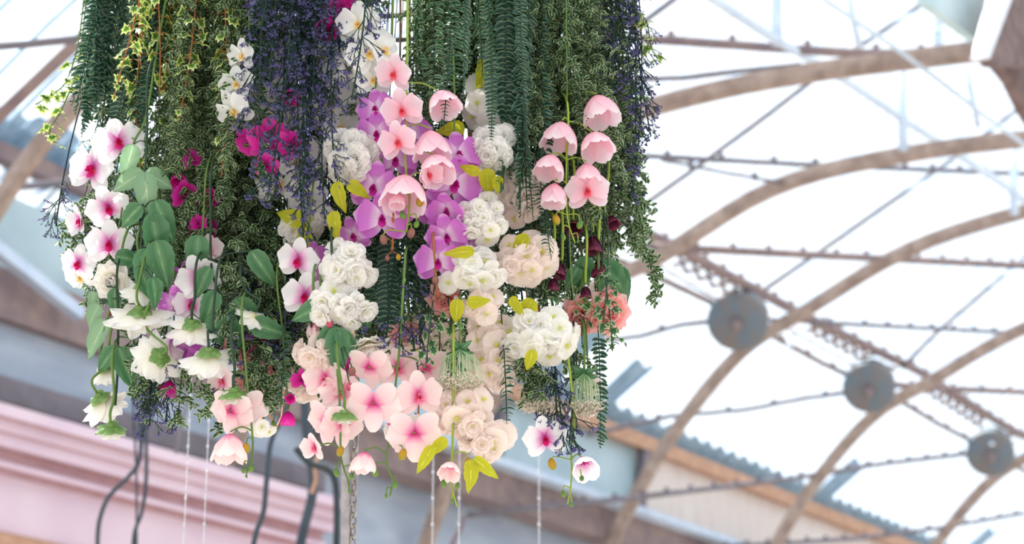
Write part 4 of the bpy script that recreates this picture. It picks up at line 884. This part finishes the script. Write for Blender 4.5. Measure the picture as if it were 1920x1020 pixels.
# rods
for pts, v0, v1, r, lab in (
    ([(1200, 72), (1430, 88), (1600, 100), (1850, 104)], 9.4, 7.0, .055, 'thick dark roof tie crossing at the upper right'),
    ([(1200, 292), (1500, 308), (1920, 326), (2000, 330)], 10.8, 7.4, .035, 'studded tie rod below the upper right rib'),
    ([(1180, 458), (1270, 465), (1600, 482), (1920, 498), (2000, 502)], 12.3, 8.6, .055, 'studded tie rod at the girder joint'),
    ([(1425, 598), (1600, 608), (1920, 625), (2000, 630)], 12.5, 9.6, .035, 'studded tie rod running right from the largest drum'),
    ([(1660, 720), (1760, 728), (1920, 735), (2000, 738)], 12.5, 10.5, .055, 'studded tie rod running right from the middle drum'),
    ([(1130, 640), (1200, 630), (1280, 608), (1345, 602)], 13.8, 12.5, .035, 'sagging cable from the largest drum to the left'),
    ([(1100, 815), (1260, 780), (1400, 768), (1500, 748), (1595, 735)], 14.5, 12.5, .035, 'sagging cable from the middle drum to the wall'),
    ([(1180, 150), (1280, 146), (1400, 132), (1500, 122)], 9.3, 8.2, .03, 'thin cable over the first rib'),
    ([(880, 966), (1180, 934), (1480, 898), (1650, 870), (1820, 850)], 14.6, 12.6, .04, 'long cable from the smallest drum along the boards'),
    ([(1300, 1030), (1600, 1010), (1760, 990), (1920, 962)], 14.5, 13, .04, 'lowest cable at the bottom right corner'),
    ([(1240, 300), (1350, 322), (1480, 345)], 10.6, 9.8, .022, 'short drooping wire above the girder joint'),
    ([(-60, 90), (40, 84), (160, 72)], 10, 9.2, .03, 'dark tie rod at the top left corner'),
    ([(-60, 356), (40, 350), (160, 338)], 14.7, 14.2, .04, 'brown rod crossing the left edge below the ivy'),
    ([(-40, 255), (60, 160), (160, 65)], 11, 10, .05, 'slanting bar at the left edge beside the ivy tip')):
    n = len(pts)-1; P = [onV(x, y, v0+(v1-v0)*i/n) for i, (x, y) in enumerate(pts)]
    poly('tie_rod', P, r, rust if r > .045 else darkp, lab, 'roof rod', .55 if 'thin' not in lab and 'left edge' not in lab else 0)
for k_, (u, pts) in enumerate(((21.2, [(1120, 445), (1230, 368), (1400, 245), (1570, 115), (1740, 0), (1800, -40)]), (25.3, [(1420, 552), (1540, 470), (1640, 400), (1800, 288), (1960, 165)]), (29.7, [(1690, 690), (1760, 620), (1900, 500), (1990, 425)]), (17.3, [(1180, 60), (1262, 0), (1300, -30)]))):
    poly('tie_rod', [onU(x, y, u) for x, y in pts], .032, darkp, ['straight diagonal rod rising to the top edge', 'straight diagonal rod rising above the largest drum', 'straight diagonal rod rising above the middle drum', 'short diagonal rod beside the upper right ivy tip'][k_], 'roof rod')
# pale lantern frame
poly('purlin', pv([(1240, -70), (1340, 0), (1460, 78), (1560, 134), (1700, 228), (1770, 272), (1880, 345), (1990, 425)], 8.3), .05, steel, 'pale blue purlin slanting down to the right edge', 'roof beam')
poly('purlin', pv([(1500, -30), (1580, 22), (1670, 84), (1760, 150), (1850, 220), (1960, 300)], 6.5), .022, steel, 'thin pale purlin at the upper right', 'roof beam')
for pts, lab in (([(1455, -60), (1457, 85)], 'pale upright post at the top edge'), ([(1690, 110), (1694, 282)], 'pale upright post below the thick roof tie'), ([(1900, 262), (1902, 402)], 'pale upright post at the right edge'), ([(1758, -30), (1760, 100)], 'pale upright post near the skylight corner')):
    poly('lantern_post', pv(pts, 8.3), .055, steel, lab, 'roof post')
for i, pts in enumerate(([(1590, -10), (1612, 90)], [(1812, 130), (1835, 240)])):
    poly('lantern_post', pv(pts, 7), .03, steel, ['thin leaning strut above the thick roof tie', 'thin leaning strut under the thick roof tie'][i], 'roof post')
# drums
for (x, y, d, lab) in ((1385, 597, 110, 'largest of the three zinc drums on the roof girder'), (1630, 722, 94, 'middle one of the three zinc drums'), (1857, 845, 86, 'smallest zinc drum nearest the right edge')):
    p = CAM+(onV(x, y, 12.5)-CAM)*.975; dist = (p-CAM).dot(ray(960, 510)); rr = d/2*dist/F
    root = empty('roof_drum', p, lab, 'drum')
    ax = (UH*-.75+VH*-.25+Vector((0, 0, -.55))).normalized(); q = Vector((0, 0, 1)).rotation_difference(ax).to_matrix().to_4x4()
    mb = MB(); pts = []; uvs = []; P = [(0, -.5), (.7, -.5), (.93, -.46), (1, -.38), (1, .3), (1.04, .32), (1.04, .4), (.94, .46), (.3, .5), (0, .5)]
    for j, (r_, z_) in enumerate(P):
        for i in range(33): a = 2*pi*i/32; pts.append(q @ Vector((rr*r_*cos(a), rr*r_*sin(a), rr*z_*.95))); uvs.append((i/32, j/9))
    mb.grid(pts, uvs, 32, len(P)-1); link('drum_body', mb.mesh('drum_body', drumm), root)
    mb = MB(); mb.tube([q @ Vector((0, 0, rr*.3)), q @ Vector((0, 0, rr*1.1))], [rr*.2, rr*.16], 12); link('spigot', mb.mesh('spigot', rust), root)
    mb = MB(); mb.tube([q @ Vector((rr*.9*cos(a), rr*.9*sin(a), -rr*.2)) for a in (1.2, 1.2)][:1]+[q @ Vector((rr*1.1, 0, -rr*.9))], rr*.08, 6); link('bracket', mb.mesh('bracket', rust), root)
    if x != 1630:
        a = onV(x+(100 if x < 1600 else 45), y-(25 if x < 1600 else 55), 12.3)-p; mb = MB()
        mb.tube(smooth([a, a+Vector((.02, 0, -.25)) if x < 1600 else a*.5+Vector((.2, 0, -.1)), Vector((a.x*.9, a.y*.9, -.0)) if x < 1600 else Vector((-.05, -.3, .05))], 4), rr*.1, 6); link('white_pipe', mb.mesh('white_pipe', whitep), root)['label'] = 'white painted pipe'
# skylight corner, upper right
def slab(name, poly_px, v, th, m, label, cat):
    P = [onV(x, y, v) for x, y in poly_px]; Q = [p+VH*th for p in P]; mb = MB(); n = len(P)
    mb.face(P, [(0, 0)]*n); mb.face(list(reversed(Q)), [(0, 0)]*n)
    for i in range(n): mb.face([P[i], Q[i], Q[(i+1) % n], P[(i+1) % n]], [(0, 0)]*4)
    o = link(name, mb.mesh(name, m)); tag(o, label, cat)
    for f_ in o.data.polygons: f_.use_smooth = False
dk = noisy('dark weathered timber', '#6a5450', '#84706c', .8, 7)
slab('skylight_beam', [(1898, -40), (1850, 106), (1868, 122), (2000, 124), (2000, -40)], 5.2, .1, dk, 'dark brown timber block filling the top right corner', 'roof beam')
slab('skylight_brace', [(1872, 118), (1898, 150), (1925, 205), (2000, 330), (2000, 118)], 5.6, .1, dk, 'dark timber brace under the top right block', 'roof beam')
slab('skylight_edge', [(1893, -40), (1880, -40), (1842, 106), (1856, 110), (1912, -40)], 5.1, .1, whitep, 'white painted edge strip beside the dark corner block', 'trim strip')
slab('roof_hatch', [(1735, -40), (1738, 4), (1835, 76), (1852, 70), (1880, -40)], 5.55, .08, noisy('pale teal corrugated panel', '#b2cacb', '#cfe0e0', .5, 2), 'pale teal ribbed panel left of the corner block', 'roof panel')
# iron bracket behind the chain
def pipe(pts, Y, r, m, label, name='cable', cat='cable'):
    mb = MB(); mb.tube(smooth([at(x, y, Y) for x, y in pts], 5), r*mpp(Y), 8); tag(link(name, mb.mesh(name, m)), label, cat)
pipe([(262, -700), (262, 640), (264, 780), (262, 860), (240, 895), (205, 930), (188, 970), (183, 1010), (184, 1060)], 11, 4.2, cablem, 'thick dark cable looping down to the left over the pink wall')
pipe([(250, -700), (250, 640), (252, 800), (256, 900), (256, 1060)], 11, 2.2, cablem, 'thin dark cable beside the thick one')
pipe([(272, -700), (272, 640), (274, 800), (274, 900), (266, 960), (252, 1000), (248, 1060)], 11, 3.6, cablem, 'second dark cable right of the looping one')
pipe([(600, -700), (590, 600), (560, 700), (530, 780), (508, 830), (500, 900), (494, 960), (480, 1000), (468, 1060)], 10, 5, cablem, 'thickest dark cable beside the bead strings')
pipe([(572, 720), (574, 800), (586, 880), (585, 930), (570, 990), (555, 1060)], 13, 9, cablem, 'curved black iron brace where the pink cornice ends', 'iron_brace', 'bracket')
pipe([(555, 840), (580, 868), (610, 878), (628, 900), (632, 960), (630, 1060)], 12, 6.5, iron, 'black iron bracket arm beside the chain', 'iron_bracket', 'bracket')
pipe([(600, 850), (590, 872), (592, 900), (584, 925)], 12.5, 3.5, orange, 'rusty orange pipe bend behind the chain', 'rusty_pipe', 'pipe')
pipe([(355, 740), (340, 800), (330, 850)], 13, 3, darkp, 'faint grey rod behind the lower left heather', 'thin_rod', 'rod')
pipe([(870, 966), (862, 990), (848, 1020), (840, 1060)], 14, 6, darkp, 'slanting brown brace at the bottom centre', 'iron_brace', 'bracket')
# chain and conduit under the flowers
Yc = 5.05; k = mpp(Yc)
p0 = at(650, -130, Yc); p1 = at(648, 1120, Yc)
mb = MB(); mb.tube([p0, p1], k*8.5, 12)
tag(link('hanging_pole', mb.mesh('hanging_pole', noisy('grey galvanised tube', '#98949a', '#b8b4b8', .45, 30))), 'grey metal tube hanging beside the chain', 'pole')
mb = MB(); i = 0; z = at(667, -130, Yc).z; ze = p1.z; x0 = at(667, 800, Yc).x
while z > ze:
    c = Vector((x0, Yc, z)); q = RZ(45 if i % 2 else -45); ring = []
    for a in [2*pi*j/16 for j in range(17)]: ring.append(c+(q @ Vector((cos(a)*k*5.5, 0, sin(a)*k*9.5+ (k*5 if sin(a) > 0 else -k*5)))))
    mb.tube(ring, k*2.2, 6, cap=False); z -= k*20; i += 1
tag(link('chain', mb.mesh('chain', noisy('dull steel chain', '#a09a98', '#c8c0b8', .4, 60, metal=.6))), 'steel link chain hanging down from the flowers', 'chain')
glass = bpy.data.materials.new('clear bead'); glass.use_nodes = True; P_ = glass.node_tree.nodes['Principled BSDF']; P_.inputs['Base Color'].default_value = (.8, .84, .9, 1); P_.inputs['Roughness'].default_value = .1; P_.inputs['Transmission Weight'].default_value = .9
for x, Y, lab in ((416, 6.6, 'clear bead string left of the thick cable'), (449, 6.8, 'clear bead string close to the orchid tail'), (828, 7.4, 'faint bead string below the lace flower'), (872, 7.6, 'faint bead string right of the orchid cup'), (1005, 8.2, 'faintest bead string over the rusty girder')):
    mb = MB(); kk = mpp(Y); pp = at(x, -500, Y); e = at(x, 1100, Y).z; z = pp.z; i = 0; mb.tube([pp, Vector((pp.x, pp.y, e))], kk*.7, 4)
    while z > e:
        rr = kk*(3.0 if i % 4 == 0 else 1.6); mb.ball(T(pp.x, pp.y, z) @ S(rr, rr, rr*1.2), 6, 5); z -= kk*12; i += 1
    tag(link('bead_string', mb.mesh('bead_string', glass)), lab, 'bead string')

# ---------------------------------------------------------------- light and camera
w = bpy.data.worlds.new('sky'); bpy.context.scene.world = w; w.use_nodes = True; N = w.node_tree.nodes; Lk = w.node_tree.links
bg = N['Background']; tc = N.new('ShaderNodeTexCoord'); sp = N.new('ShaderNodeSeparateXYZ'); rp = N.new('ShaderNodeValToRGB')
Lk.new(tc.outputs['Generated'], sp.inputs[0]); Lk.new(sp.outputs['Z'], rp.inputs[0]); Lk.new(rp.outputs[0], bg.inputs[0])
rp.color_ramp.elements[0].position = .0; rp.color_ramp.elements[0].color = (.42, .44, .48, 1); rp.color_ramp.elements[1].position = .12; rp.color_ramp.elements[1].color = (.93, .97, 1, 1)
bg.inputs[1].default_value = 1.12
sd = bpy.data.lights.new('sun', 'SUN'); sd.energy = 7.0; sd.angle = R(1.2); sd.color = (1, .95, .88)
so = bpy.data.objects.new('sun', sd); C.objects.link(so); so.rotation_euler = Vector((.35, -.35, -1)).to_track_quat('-Z', 'Y').to_euler(); so.location = (0, 4, 14)
cd = bpy.data.cameras.new('camera'); co = bpy.data.objects.new('camera', cd); C.objects.link(co); co.location = CAM; co.rotation_euler = (pi/2+TH, 0, 0)
cd.sensor_width = 36; cd.lens = 75; cd.clip_end = 300; cd.dof.use_dof = True; cd.dof.focus_distance = 4.42/cos(TH)*1.0; cd.dof.aperture_fstop = 4.0
sc = bpy.context.scene; sc.camera = co
sc.view_settings.view_transform = 'Standard'; sc.view_settings.look = 'None'; sc.view_settings.exposure = 0.42; sc.view_settings.gamma = 1
sc.cycles.use_denoising = True; sc.cycles.max_bounces = 8; sc.cycles.transparent_max_bounces = 16
